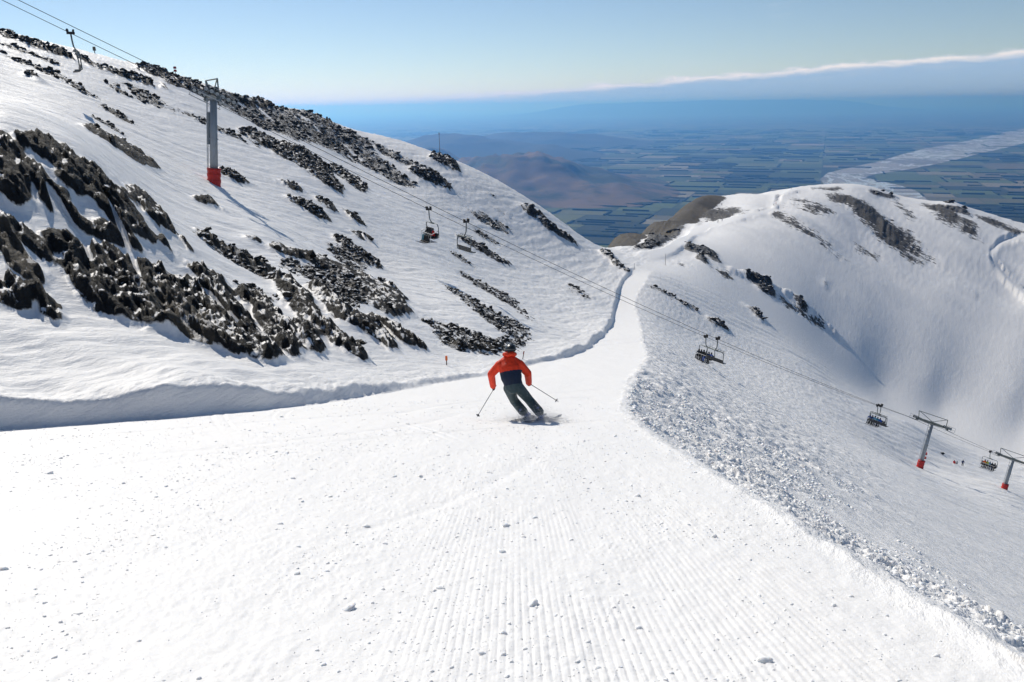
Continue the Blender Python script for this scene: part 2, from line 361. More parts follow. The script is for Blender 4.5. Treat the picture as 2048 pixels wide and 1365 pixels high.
ZONES = [
 ('c', [(-22,36.9),(-21.6,36.3),(-21,36.4),(-20.5,36.7),(-19.6,36.6),(-18.8,36.3),(-17.9,36.2),(-17.2,36.3),(-16.9,37.6),(-17,38.4),(-17.3,39.1),(-18.2,39.9),(-19.1,40.4),(-19.8,40.1),(-20.4,39.6),(-21.5,40.1),(-22.1,39.1),(-22.1,37.6)]),
 ('c', [(-19.8,41.3),(-19.6,41),(-19.4,42.2),(-18.4,41.3),(-17.5,40.8),(-17.1,41.8),(-17.3,42.5),(-17.5,43.2),(-18.5,44.2),(-20.8,48),(-23.4,52.1),(-20.4,43.2)]),
 ('c', [(-23.4,36.2),(-22.4,34.6),(-21.3,34.1),(-20.6,32.4),(-19.5,31),(-18.8,30.9),(-18.7,31.4),(-19.1,32.3),(-19.7,33.3),(-20.6,34.4),(-21.6,35.3),(-23.1,36.6)]),
 ('c', [(-22,35.4),(-21.7,34.9),(-20.9,34.4),(-20.3,33.9),(-19.7,33.3),(-19,33.2),(-18.9,33.9),(-18.9,34.5),(-19.2,35),(-19.6,35),(-20.2,35.2),(-20.6,35),(-21.4,36),(-22,35.9)]),
 ('c', [(-19.3,33.4),(-19.1,32.9),(-18.3,32.3),(-18.1,32.8),(-17.8,33),(-17.8,33.5),(-18,33.9),(-18.5,34.2),(-18.9,34.1),(-19.3,33.9)]),
 ('c', [(-20.1,35.7),(-19.9,35.4),(-19.4,35.6),(-18.9,36),(-18.9,36.4),(-19.1,36.7),(-19.6,36.4),(-20.1,36)]),
 ('c', [(-17.7,32.8),(-17.6,32.8),(-17.3,33.4),(-16.7,33.8),(-16.4,35),(-16.6,35.7),(-16.7,36),(-17.2,35.4),(-17.8,34.9),(-17.9,33.4)]),
 ('c', [(-18.6,36.6),(-18.3,36),(-17.7,35.7),(-17.1,35.2),(-17,35.7),(-17.5,37),(-18.2,37.8),(-18.6,37.2)]),
 ('c', [(-17.4,39.4),(-17.2,39),(-16.7,38.4),(-16.6,38.8),(-16.6,39.1),(-16.8,39.6),(-17.2,40.5),(-17.4,39.9)]),
 ('t', [(-18.6,28),(-18.1,27.1),(-17.6,26.9),(-16.9,26.4),(-16.1,25.9),(-15.5,26.1),(-15.5,26.3),(-15.7,26.6),(-16.4,27.3),(-17.3,28.2),(-18.1,28.8),(-18.7,28.8)]),
 ('c', [(-16.7,24.5),(-16.1,23.7),(-15.9,24),(-15.3,23.5),(-14.9,23.9),(-15,25),(-15.3,25.6),(-15.5,25.6),(-15.5,25.1),(-15.8,25.2),(-16.6,26),(-17,25.8)]),
 ('t', [(-15.2,25.1),(-15,24.8),(-14.6,24.6),(-14.4,24.9),(-14.4,25),(-14.5,25.2),(-14.9,25.4),(-15.2,25.4)]),
 ('c', [(-14.8,24.7),(-14.6,24.3),(-14.3,24),(-14,24),(-14,24.1),(-14.1,24.2),(-14.4,24.6),(-14.7,24.8)]),
 ('c', [(-19.1,29),(-18.8,28.7),(-18.5,28.9),(-18,28.7),(-17.4,28.3),(-16.9,28.1),(-16.6,28.3),(-16.5,28.4),(-16.7,28.7),(-17.2,29.2),(-17.7,29.5),(-18.2,29.6),(-18.7,29.6),(-19.2,29.5)]),
 ('c', [(-17.5,29.9),(-17.4,29.8),(-16.8,29.2),(-15.6,27.8),(-14.7,26.9),(-13.8,26.7),(-13,27),(-12.3,27.4),(-11.7,27.8),(-12.4,32.9),(-14.5,36.7),(-15,35.7),(-15.6,34.9),(-16.1,33.4),(-16.5,32.9),(-16.9,32),(-17.3,30.9),(-17.5,30.2)]),
 ('t', [(-15,31),(-14.8,30.6),(-13.5,28.7),(-12.3,27.6),(-11.3,27.3),(-10.8,27.8),(-10.8,28.1),(-11.1,28.8),(-12.3,31.3),(-13.6,32.1),(-14.4,32.4),(-15,31.4)]),
 ('c', [(-15.7,38.4),(-15.4,37.9),(-14.7,37.8),(-13.8,37.3),(-13.5,37.9),(-13.5,38.4),(-13.7,38.8),(-14.3,39.6),(-15.4,40.8),(-15.8,39.3)]),
 ('c', [(-14.5,33.2),(-12.6,29),(-11.3,28),(-10.3,27.8),(-9.4,27.9),(-8.7,28.2),(-8.7,28.9),(-9,29.9),(-10.3,32),(-11.8,34.9),(-13.6,37.6),(-14.9,37.9)]),
 ('c', [(-13.8,39.1),(-13.5,38.5),(-12.5,37.2),(-11.2,34.6),(-10.1,32),(-9.3,31),(-8.7,30.5),(-8.6,30.8),(-8.8,31.9),(-9.8,35.2),(-10.6,36.7),(-11.7,39.1),(-13.3,41.3),(-13.9,40.1)]),
 ('c', [(-15.3,50.7),(-14.8,49),(-13.1,44.4),(-11.7,41.5),(-10.5,38.8),(-9.5,37),(-9.2,37.5),(-9.6,39.7),(-10.8,43.3),(-12.5,48),(-14.3,51.7),(-15.2,51.3)]),
 ('c', [(-10.6,37),(-10.2,35.6),(-9.2,33.7),(-8.6,33),(-8.4,33.2),(-8.3,33.3),(-8.4,33.9),(-8.8,35.6),(-9.7,37.6),(-10.5,37.9)]),
 ('c', [(-13.3,51.3),(-13,50.1),(-11.4,46.5),(-10.1,43.7),(-9.1,42.5),(-8.2,42.7),(-7.4,42.2),(-6.4,41.5),(-6.3,42.3),(-6.6,43.8),(-7.5,44.7),(-8.5,46.1),(-9.5,46.5),(-10.6,48.8),(-12.2,52.6),(-13.2,51.7)]),
 ('c', [(-10,39.9),(-9.6,38.7),(-8.7,37),(-7.8,36.2),(-7.1,36),(-7,36.4),(-7.2,37.3),(-7.9,39.3),(-8.9,40.5),(-9.8,40.8)]),
 ('c', [(-18.6,61.5),(-18.3,60.8),(-17.2,61.5),(-15.9,63.5),(-14.2,64.2),(-11.7,58.4),(-9.7,54.4),(-8.7,54.4),(-8.1,57.5),(-7.9,60.8),(-8.6,65.5),(-10.4,73.7),(-12.2,76.7),(-14.1,75.5),(-15.8,73.7),(-17.2,70),(-18.1,65.3),(-18.8,62.7)]),
 ('s', [(-17.2,58),(-16.5,56.2),(-13.8,52.6),(-11.1,48.8),(-10,49.9),(-10.2,55.7),(-11.9,63.2),(-13.9,66.3),(-15.9,64),(-17.3,59.6)]),
 ('s', [(-14.6,41.3),(-14.4,40.8),(-13.2,39.9),(-12.6,40.7),(-12.7,42.3),(-13.4,44.2),(-14.5,44.9),(-14.8,42.2)]),
 ('s', [(-20.1,50.7),(-19.8,49.9),(-18.7,49.7),(-17.4,49.3),(-15.7,48.6),(-14.7,49.5),(-14.7,50.9),(-15.4,52.8),(-16.9,53.8),(-18.8,54.7),(-20.1,54.7),(-20.4,51.7)]),
 ('c', [(-20.5,52.6),(-20.1,51.5),(-19,50.3),(-18.7,51.7),(-18.9,53),(-19.3,53.8),(-20,53.8),(-20.8,53.6)]),
 ('c', [(-19.3,52.6),(-19,51.7),(-18.1,51.7),(-17.2,51.9),(-15.7,51.1),(-15.8,51.9),(-16.2,53.2),(-17.8,54.4),(-18.8,54.2),(-19.5,53.4)]),
 ('c', [(-9.1,47.8),(-8.7,46),(-7.6,45.2),(-6.5,46),(-5.4,46.9),(-5.4,48.6),(-5.6,49.7),(-6.9,50.5),(-8.1,50.7),(-9.1,49.5)]),
 ('s', [(-6.7,62.5),(-6.5,60.8),(-5.2,55.7),(-3.6,53.2),(-1.8,55.3),(-0.1,62.7),(1.9,76.1),(2.2,79.1),(1.9,79.8),(-0.3,72),(-2,65),(-3.6,65),(-5.2,65),(-6.6,63.5)]),
 ('c', [(-4.5,55.5),(-4.3,54.9),(-2.7,54.9),(-1.5,58.7),(-0.6,64.5),(-0.4,67.3),(-0.7,67.9),(-1.7,63.5),(-2.8,58.4),(-4.4,56.6)]),
 ('s', [(-8.9,99.8),(-8.7,98.3),(-6.2,90.8),(-3.6,80.1),(-1.5,73.7),(0.4,74),(1.8,76.4),(2.1,77.3),(2.1,79.4),(1.3,88.7),(-0.9,89.4),(-3.3,90.8),(-6.3,98.7),(-8.8,101.4)]),
 ('s', [(-8.2,129.4),(-8,127.9),(-5,118.2),(-2,113.7),(0.1,109.7),(2.1,96.7),(2.6,94.8),(2.9,96.4),(3,99.4),(2.7,104.2),(1,130.5),(-1.6,133.6),(-5,134.6),(-8,132.5)]),
 ('c', [(-75.3,126.4),(-72.2,121.5),(-69.9,122),(-67.1,123),(-65.7,126.9),(-63.5,128.9),(-64.5,132),(-66.4,135.7),(-68.9,134.1),(-71,131),(-74.9,131.5),(-78.1,132)]),
 ('c', [(-65,132),(-63.9,130),(-61.4,133.1),(-59.5,137.3),(-57.7,140.6),(-58.6,144.5),(-60.5,148.6),(-61.9,144),(-64.2,140),(-65.5,133.6)]),
 ('c', [(-67.2,152.1),(-65.5,149.2),(-64.1,150.3),(-63.7,155.8),(-66,163.9),(-73.2,180.9),(-73.8,175.3),(-71.4,163.3)]),
 ('c', [(-63.6,154.5),(-61.3,149.7),(-59.8,154.5),(-58.3,162.6),(-61,188.9),(-60.6,210.9),(-62.5,221.1),(-67.2,235.5),(-66.1,206.8),(-65.3,184.5),(-66.7,174.6),(-66.2,163.3)]),
 ('s', [(-62.3,214.3),(-59.3,206),(-55,216.8),(-51.9,230.9),(-46.9,240.2),(-38.3,239.2),(-28.2,239.2),(-21.4,247.8),(-20.9,250.8),(-21.5,253.8),(-28.6,251.8),(-39.4,254.8),(-49.6,260.9),(-58,265),(-62.6,251.8),(-67.1,235.5)]),
 ('s', [(-68.2,114.1),(-66.5,111.5),(-63.6,112.8),(-61.3,116.9),(-62.1,119.2),(-63,120.6),(-66.5,118.7),(-69.4,116.9)]),
 ('s', [(-63.6,106.3),(-62.6,104.7),(-58.8,103.8),(-55.6,104.2),(-51.2,102.2),(-50.7,103.8),(-51,104.7),(-51.6,105.9),(-53.3,107.2),(-58.1,109.7),(-61.2,108.9),(-64.1,107.6)]),
 ('c', [(-55.2,96.7),(-54.3,95.2),(-53.1,94.1),(-52.9,94.8),(-53.2,95.6),(-53.8,96.7),(-55.7,99.4),(-55.9,98.3)]),
 ('s', [(-58.4,120.6),(-57.6,119.2),(-54.6,118.7),(-52.9,120.6),(-51.1,123.5),(-51.1,127.4),(-51.4,128.9),(-52.1,130.5),(-53.6,131),(-57.2,133.1),(-59.4,131),(-59.1,123)]),
 ('s', [(-51.7,128.4),(-50.9,126.9),(-48.5,130),(-45.8,130.5),(-43.5,132.5),(-41.6,134.1),(-42.1,137.9),(-43.6,142.3),(-46,142.3),(-47.7,137.3),(-50,135.2),(-52.1,130.5)]),
 ('c', [(-46.9,144.5),(-45.7,141.2),(-43.1,141.2),(-39.2,138.4),(-36.1,138.4),(-33.3,135.7),(-30.8,133.6),(-28.3,133.1),(-27.9,134.6),(-29.1,140.6),(-33.6,154.5),(-39.9,173.2),(-44.1,176.7),(-45.9,167.2),(-48,160.7),(-47.8,149.2)]),
 ('c', [(-36.5,165.9),(-34.9,159.5),(-30.8,153.9),(-27.8,153.3),(-28,158.2),(-29.2,165.2),(-34.8,180.9),(-37.7,175.3)]),
 ('s', [(-59,169.2),(-57.1,164.6),(-53.3,175.3),(-47.6,184.5),(-44.5,200.4),(-40.8,221.1),(-40.4,229.1),(-42.2,235.5),(-50.3,236.4),(-56.4,228.2),(-61.9,210.1),(-60.7,176.7)]),
 ('s', [(-52.8,215.1),(-50.4,206.8),(-41.9,210.1),(-34.5,210.1),(-28.9,206.8),(-25.3,213.4),(-24.8,216.8),(-25.4,220.2),(-29.7,228.2),(-36,235.5),(-45.5,242.1),(-54.1,228.2)]),
 ('c', [(-26.5,266),(-25.6,262.9),(-22.2,266),(-19.3,267.1),(-16.9,267.1),(-16.5,271.3),(-16.8,275.6),(-19.1,283.3),(-23.3,290.1),(-26.3,272.4)]),
 ('c', [(-29.2,233.6),(-28.4,230),(-24.5,230),(-20.4,230.9),(-17,236.4),(-16.5,240.2),(-16.9,242.1),(-20.3,242.1),(-24.7,243),(-28.7,237.3)]),
 ('s', [(-42.3,84.6),(-41.3,82.6),(-40.5,84),(-39,83.3),(-39.4,84.6),(-40.4,86.6),(-43,89.8),(-43,86.3)]),
 ('c', [(-34.2,67.3),(-32.6,64.2),(-31.4,64),(-31.3,66.6),(-30.7,68.1),(-31.2,71.7),(-31.5,72.9),(-32.1,74.3),(-33.5,75.2),(-35.3,76.1),(-35,71.7),(-35.2,69.8)]),
 ('s', [(-49.3,100.6),(-48.5,99),(-45.1,96),(-44.7,97.9),(-44.9,99),(-45.7,100.6),(-47.5,102.2),(-49.7,101.8)]),
 ('c', [(-36.1,101),(-35.4,99.4),(-33.5,98.7),(-32.5,99.8),(-32.8,101.8),(-33.4,103.4),(-34.9,104.2),(-36.1,102.2)]),
 ('c', [(-26.9,68.1),(-26.6,67.3),(-25.9,68.4),(-25.5,70),(-25.9,71.7),(-26.2,72.3),(-26.8,71.2),(-26.9,68.4)]),
 ('c', [(-33.4,115),(-33,114.1),(-30.9,113.2),(-29.8,115.9),(-29.7,116.9),(-30.3,118.7),(-31.8,118.2),(-33.3,115.9)]),
 ('c', [(-29.6,105.9),(-29.3,105.1),(-26.7,103.8),(-24.6,103.8),(-24.1,105.1),(-24,105.9),(-24.4,107.6),(-25.5,110.6),(-27.7,110.2),(-29.8,107.6)]),
 ('c', [(-28.2,116.9),(-27.9,115.9),(-25.2,115),(-23.6,117.3),(-21.7,119.2),(-21.7,120.6),(-22,122),(-24.1,121.5),(-26,120.6),(-28.4,118.7)]),
 ('c', [(-22.1,108.9),(-21.9,108),(-20.1,107.2),(-19.1,109.3),(-19,110.6),(-19.3,111.9),(-20.6,112.3),(-22,109.3)]),
 ('c', [(-21.3,96),(-20.9,94.5),(-18.7,91.2),(-16.4,88.7),(-14.9,90.8),(-14.8,91.9),(-15.2,93.7),(-17.3,96.7),(-19.7,98.7),(-21.5,97.9)]),
 ('s', [(-20.8,90.5),(-20.1,87.3),(-16.4,76.4),(-15.2,79.8),(-15.6,85.6),(-16.8,90.5),(-18.6,91.2),(-20.8,92.6)]),
 ('c', [(-20.6,61.8),(-20.4,61.3),(-19.2,60.6),(-19.2,61.5),(-19.5,62.2),(-20.7,62.2)]),
 ('s', [(-11.1,227.3),(-10.8,223.7),(-7.7,216.8),(-3.4,222),(1.1,231.8),(1.9,235.5),(1.5,237.3),(-2.5,236.4),(-6.6,235.5),(-10.4,229.1)]),
 ('s', [(-10.2,206),(-10,203.6),(-6.8,198),(-3,202.8),(-2.2,206.8),(-2.5,210.1),(-6.2,208.4),(-9.6,209.2)]),
 ('c', [(-13,176),(-12.8,173.9),(-10.2,173.9),(-6.1,176),(-2.6,176.7),(0.3,182.3),(0.7,185.2),(0.5,186.7),(-2.3,183),(-5.7,185.9),(-10.1,180.9),(-12.8,178.1)]),
 ('s', [(-11.9,146.2),(-11.7,145.1),(-9.6,144),(-7.2,143.4),(-6.9,146.2),(-7,148),(-9.5,153.9),(-11.8,149.7)]),
 ('s', [(-9.9,261.9),(-9.7,259.8),(-6,261.9),(-2.6,261.9),(-2.2,264),(-2.3,266),(-5.5,268.1),(-9.6,264)]),
 ('s', [(-6.5,249.8),(-6.4,247.8),(-2,245.9),(1.2,246.9),(1.7,246.9),(1.6,248.8),(-1.3,252.8),(-6.1,250.8)]),
 ('c', [(2.9,273.5),(3.1,271.3),(8.2,274.6),(11.7,277.8),(12.9,284.5),(12.8,287.8),(9.1,283.3),(3.6,277.8)]),
 ('c', [(3.9,272.4),(4,270.3),(6.2,269.2),(11.9,266),(16.2,266),(21.5,269.2),(22.4,271.3),(22.7,276.7),(17.5,276.7),(13.3,276.7),(7.2,276.7),(4.4,274.6)]),
 ('c', [(33.3,291.3),(32.5,283.3),(34.4,271.3),(36.4,256.8),(37.5,254.8),(38,254.8),(38.1,255.8),(38.6,266),(37.7,289),(34.7,297)]),
 ('s', [(13.7,191.1),(13.6,185.2),(15.2,179.5),(16.7,178.8),(17.7,180.9),(18.2,185.9),(18.3,200.4),(15.2,198)]),
 ('c', [(118.2,392.8),(117.5,388.2),(119.8,383.7),(121.2,377.7),(125.4,374.7),(129.5,380.7),(132.9,391.3),(132.7,403.8),(129.6,408.6),(121.9,400.6)]),
 ('c', [(147.7,405.4),(146,400.6),(144.6,391.3),(147,388.2),(149.8,392.8),(151.1,395.9),(152.5,405.4),(149.4,407)]),
 ('s', [(128.7,386.7),(127.5,382.2),(137,376.2),(149,380.7),(159.7,383.7),(162,386.7),(163,389.8),(154.4,391.3),(142.5,388.2),(131.6,391.3)]),
 ('c', [(96.2,313.9),(94.7,309),(94.3,300.6),(96.3,297),(98,300.6),(99.1,304.1),(100.2,315.1),(97.5,316.4)]),
 ('s', [(39.2,231.8),(39,229.1),(46.2,228.2),(53.6,228.2),(56.3,229.1),(57.2,230.9),(57.8,233.6),(56.7,238.3),(48.1,235.5),(40.2,234.6)]),
 ('c', [(58,227.3),(57.7,225.5),(60.5,224.6),(64.6,228.2),(65.5,230),(66.1,232.7),(63.1,232.7),(59.5,230.9)]),
 ('s', [(69,339.6),(69.3,336.9),(73.8,345),(76,340.9),(78.4,346.3),(80.2,356),(80.7,376.2),(71.3,349.1)]),
 ('c', [(93.6,399.1),(91.7,389.8),(90.6,376.2),(92.3,371.8),(94,374.7),(96.1,383.7),(97.2,397.5),(95.4,402.2)]),
 ('c', [(92.1,430.1),(90.8,420),(93,407),(100.4,411.8),(102.4,399.1),(103.7,392.8),(105.2,394.4),(107.2,402.2),(108.9,418.4),(109.1,442.1),(102.6,445.6),(95.2,438.6)]),
 ('s', [(97.7,374.7),(96.8,370.3),(94.7,351.8),(101.3,360.2),(104.6,367.4),(106.7,376.2),(107.8,391.3),(100.7,382.2)]),
 ('c', [(183.6,463.5),(182.5,459.8),(184.9,458),(187.6,461.6),(188.7,465.3),(186.3,467.1)]),
 ('c', [(192.7,454.4),(192.3,452.6),(193.9,450.9),(196.6,454.4),(197.6,458),(194.3,456.2)]),
 ('c', [(312.5,553.3),(311.8,551.1),(313.7,546.8),(316.3,548.9),(316.9,551.1),(314.7,555.5)]),
 ('c', [(315.6,540.4),(314.7,538.2),(314.7,534),(317.4,536.1),(318.2,538.2),(317.8,542.5)]),
 ('c', [(323.3,591.6),(322.5,589.3),(323.9,586.9),(326.6,589.3),(327.1,591.6),(325.5,593.9)]),
 ('s', [(235.7,684.3),(232.8,671),(239.9,645.1),(253.8,637.5),(257.8,642.6),(259.7,650.2),(251.9,673.6),(241,692.5)]),
 ('s', [(278.7,711.8),(276.4,703.5),(282.2,681.6),(288.1,663.1),(290.8,635),(297.3,610.5),(312.2,598.6),(316.7,582.3),(319.5,584.6),(321.7,589.3),(324.8,617.8),(315.7,640),(313.6,671),(312.7,706.2),(299.5,717.4),(282.4,717.4)]),
 ('c', [(292.2,706.2),(289.6,697.9),(295.7,681.6),(297.3,655.3),(303.5,630),(306.9,632.5),(310,640),(307.1,671),(304.8,697.9),(295.1,709)]),
 ('s', [(288.1,637.5),(285.2,630),(283.9,605.7),(289.5,591.6),(299.8,571),(303,573.2),(304.7,577.8),(301.6,610.5),(296.1,625.1),(290.3,637.5)]),
 ('s', [(213,655.3),(209.3,642.6),(200.9,589.3),(205.9,571),(215,555.5),(220.3,529.8),(221.8,529.8),(224.2,536.1),(223.5,571),(217.5,596.3),(214.1,620.2),(214.7,655.3)]),
 ('s', [(284.1,770.1),(277.8,749.2),(285.2,731.7),(307,752.1),(314.2,767.1),(320,785.4),(303.2,779.3),(292.3,788.5)]),
 ('c', [(335.2,755.1),(334.1,749.2),(346.1,758.1),(363.5,767.1),(373,782.3),(391,823.4),(376.6,823.4),(343.1,770.1)]),
 ('s', [(367.3,776.2),(358.8,758.1),(339.3,692.5),(336.9,657.9),(339.3,657.9),(343,665.7),(352.3,711.8),(372.3,782.3)]),
 ('c', [(405.1,761.1),(399.1,746.2),(402.5,731.7),(411.1,726),(423.2,740.4),(437.7,770.1),(443.5,804.2),(416.8,779.3)]),
 ('s', [(397,773.2),(387.3,752.1),(376.2,697.9),(375.3,671),(383.8,660.5),(383,645.1),(384.8,645.1),(387.8,650.2),(399.7,681.6),(403.6,711.8),(412.2,755.1),(405.8,785.4)]),
 ('s', [(425.8,737.5),(419.3,723.1),(424.2,700.7),(429.9,687),(441.5,676.3),(452.5,687),(462.1,706.2),(456.1,726),(461,758.1),(437,752.1)]),
 ('s', [(254.6,598.6),(253.7,596.3),(252.5,566.5),(261.6,559.9),(265,564.3),(266.5,568.7),(260.8,580),(258.2,603.3)]),
 ('c', [(58.3,379.2),(58.8,373.2),(70.3,395.9),(87.8,447.3),(124,580),(127.4,593.9),(125.8,596.3),(111.2,580),(74.1,426.7),(61.7,395.9)]),
 ('s', [(152.6,655.3),(152.8,645.1),(161.5,615.3),(178.1,620.2),(189.3,650.2),(192.9,676.3),(180.3,692.5),(157.8,668.4)]),
 ('c', [(159.9,665.7),(159.4,657.9),(162.3,637.5),(165.3,625.1),(168,630),(171.1,645.1),(171.7,671),(163.7,673.6)]),
 ('b', [(238.9,770.1),(240.4,770.1),(251.1,773.2),(260.6,773.2),(262.8,776.2),(260.1,773.2),(250.5,773.2),(240.2,770.1)]),
 ('g', [(36.8,284.5),(37.1,277.8),(53.8,327.8),(72,366),(96.5,431.8),(117.4,507.4),(140.6,559.9),(167.6,582.3),(208.4,635),(228.6,681.6),(237.2,703.5),(264,734.6),(290.7,758.1),(304.6,791.6),(304,794.8),(279.9,782.3),(240.8,720.3),(229.2,695.2),(215.6,663.1),(175.2,612.9),(150.5,605.7),(128.7,571),(104.3,484),(77.9,403.8),(60,368.9),(40.5,305.3)]),
 ('g', [(479.1,714.6),(485.7,731.7),(442.6,692.5),(406.1,660.5),(384.6,635),(371.8,612.9),(363,586.9),(360.5,564.3),(356.2,536.1),(362,538.2),(369.3,551.1),(372.4,577.8),(373.9,598.6),(380.5,620.2),(386.1,630),(400,645.1),(430,668.4),(460.4,689.7)]),
 ('g', [(301.7,791.6),(290.5,758.1),(322.2,767.1),(379.9,785.4),(414.9,758.1),(449.4,767.1),(502.7,773.2),(504.2,773.2),(502.8,773.2),(465.7,794.8),(435,794.8),(396.9,820.2),(339.2,807.4),(304.2,794.8)]),
 ('b', [(44,392),(64,400),(79,470),(106,545),(136,612),(164,670),(196,738),(205,800),(100,830),(30,700),(15,560),(18,425)]),
]

# ---- grid: bearings x log-spaced distances, so that the mesh is fine where the ground is near
_a = np.linspace(-.83, .93, 1060)
_st = []
for (y0, y1, ds) in ((2.3, 15, .0068), (15, 110, .0044), (110, 300, .0062), (300, 1300, .0078)):
    n_ = int(math.log(y1/y0)/ds); _st += list(np.log(y0)+np.arange(n_)*(math.log(y1/y0)/n_))
_Y = np.exp(np.array(_st))
Z0, X, DL, DR = ground(_a, _Y)
YY = np.broadcast_to(_Y[:, None], X.shape).astype(np.float32); X = X.astype(np.float32)
LY = np.log(YY)
# ---- zones of bare ground, with ragged edges
zone = {k: np.zeros(X.shape, np.float32) for k in 'csbtg'}
for ty, poly in ZONES:
    P = np.array(poly); ym = float(P[:, 1].mean()); pad = .035*ym
    r0 = np.searchsorted(_Y, P[:, 1].min()-pad); r1 = np.searchsorted(_Y, P[:, 1].max()+pad)
    amin = (P[:, 0]/P[:, 1]).min()-.04; amax = (P[:, 0]/P[:, 1]).max()+.04
    c0 = np.searchsorted(_a, amin); c1 = np.searchsorted(_a, amax)
    if r1 <= r0 or c1 <= c0: continue
    xs = X[r0:r1, c0:c1]; ys = YY[r0:r1, c0:c1]
    acc = np.zeros(xs.shape, np.float32)
    amp = {'c': .010, 's': .016, 'b': .010, 't': .008, 'g': .0012}[ty]*ym; fr = 1/(.028*ym)
    for k in range(3):
        wx = fbm(xs*fr, ys*fr, 3, .6, seed=40+k)*amp*(.7+.5*k); wy = fbm(xs*fr, ys*fr, 3, .6, seed=60+k)*amp*(.7+.5*k)
        acc += in_poly(xs+wx, ys+wy, P)
    zone[ty][r0:r1, c0:c1] = np.maximum(zone[ty][r0:r1, c0:c1], acc/3)
def blur(m, n):
    for _ in range(n):
        m = (np.roll(m, 1, 0)+np.roll(m, -1, 0)+m)/3; m = (np.roll(m, 1, 1)+np.roll(m, -1, 1)+m)/3
    return m
for k_ in 'csbt': zone[k_] = blur(zone[k_], 3)
crag, scree, brown, tan, track = (zone[k] for k in 'csbtg')
# snow-filled couloirs run down the dip of the strata and cut the crags into slabs
sa = X*.57-YY*.82; sc = X*.82+YY*.57
for (lo_, hi_, L_s, sd) in ((0, 85, 1.25, 300), (85, 260, 3.2, 310)):
    w_ = ((YY >= lo_) & (YY < hi_) & (X < 40)).astype(np.float32)
    sw = .5*gn(sc/L_s*.4, sa/L_s*.2, sd+5)
    gapn = gn(sc/L_s+sw, sa/(L_s*6.5)+sw*.5, sd)+.5*gn(sc/L_s*2.3+sw, sa/(L_s*5.)+sw, sd+1)
    keep_ = sstep(-.66, -.44, gapn)
    crag *= 1-w_*(1-keep_); scree *= 1-w_*(1-keep_)*.6; tan *= 1-w_*(1-keep_)*.5
# ---- relief
on = 1-sstep(250, 285, YY)
edge_wob = .10*gn(YY*.9, YY*0, 3)+.05*gn(YY*3.1, YY*0, 4) + .0012*YY*gn(YY*.12, YY*0, 9)
dr = DR + edge_wob
piste = sstep(0, .25, -DL)*sstep(0, .3, -dr)*on
z = Z0.copy()
bankpart = sstep(-.05, .1, DL)
left = (DL > 0).astype(np.float32); right = (dr > 0).astype(np.float32)
# groomed surface
cord_w = sstep(-1.1, -.2, X+.25*gn(YY*.25, YY*0, 8))*(1-sstep(8, 17, YY))*piste
xs = X + .02*gn(X*.4, YY*.3, 21)
ph = (xs/.047) % 1.0
prof = np.where(ph < .68, 1.0, 0.0)*1.0
prof = sstep(.0, .2, ph)*(1-sstep(.72, .95, ph))
wear = np.clip(.5+1.0*fbm(X*.8, YY*.4, 3, .55, 26)+.35*sstep(.6, 2.0, X), .08, 1)
z += cord_w*.0080*prof*wear*(.75+.3*gn(X*9, YY*5, 27))
z += piste*(.020*fbm(X*.5, YY*.22, 4, .5, 30) + .0045*fbm(X*7, YY*5, 3, .55, 31)*(1-sstep(30, 60, YY)))
crmb = np.clip(.15+.9*fbm(X*.55, YY*.4, 3, .55, 61)+.45*(1-sstep(-1.5, 1.2, X)), 0, 1)*piste*(1-sstep(11, 20, YY))
z += crmb*(.011*np.abs(gn(X*16, YY*12, 62))+.012*np.maximum(0, gn(X*7, YY*6, 63)-.15))
for (xa, ya, xb, yb, bow, dpt) in ((-7, 9, 1.9, 17.2, -1.6, .018), (-9.5, 14.5, 1.2, 24, -1.2, .022), (-1.4, 6.6, .5, 13.5, .5, .012), (-6.5, 11.8, -1.5, 20, 1.1, .018), (-3.2, 20, 3.6, 31, -1.3, .022), (-10.5, 11.5, -2, 12.5, .8, .014), (-8, 17, 2, 18.8, -.7, .014), (-6, 22, 3, 27, .8, .02)):
    tt = np.clip((YY-ya)/(yb-ya), 0, 1); xc = xa+(xb-xa)*tt + bow*4*tt*(1-tt)
    w_ = .028+.0018*YY
    z -= piste*dpt*np.exp(-((X-xc)/(w_*3.0))**2)*((YY > ya) & (YY < yb))
rt_ = np.random.default_rng(77)
for k_ in range(7):                                            # thin carved lines of earlier skiers
    ya = rt_.uniform(11, 32); yb = ya+rt_.uniform(.25, .7)*ya; xa = rt_.uniform(-.55, .05)*ya; xb = xa+rt_.uniform(.1, .5)*(yb-ya)*rt_.choice([-1, 1, 1]); bow = rt_.uniform(-.12, .12)*(yb-ya)
    for off_ in (0, rt_.uniform(.18, .4)):
        tt = np.clip((YY-ya)/(yb-ya), 0, 1); xc = xa+off_+(xb-xa)*tt + bow*4*tt*(1-tt); w_ = .022+.0016*YY; uu = (X-xc)/w_
        z += piste*((YY > ya) & (YY < yb))*np.sin(np.pi*np.clip(tt, 0, 1))*(.006*np.exp(-(uu-1.6)**2)-.011*np.exp(-uu**2))
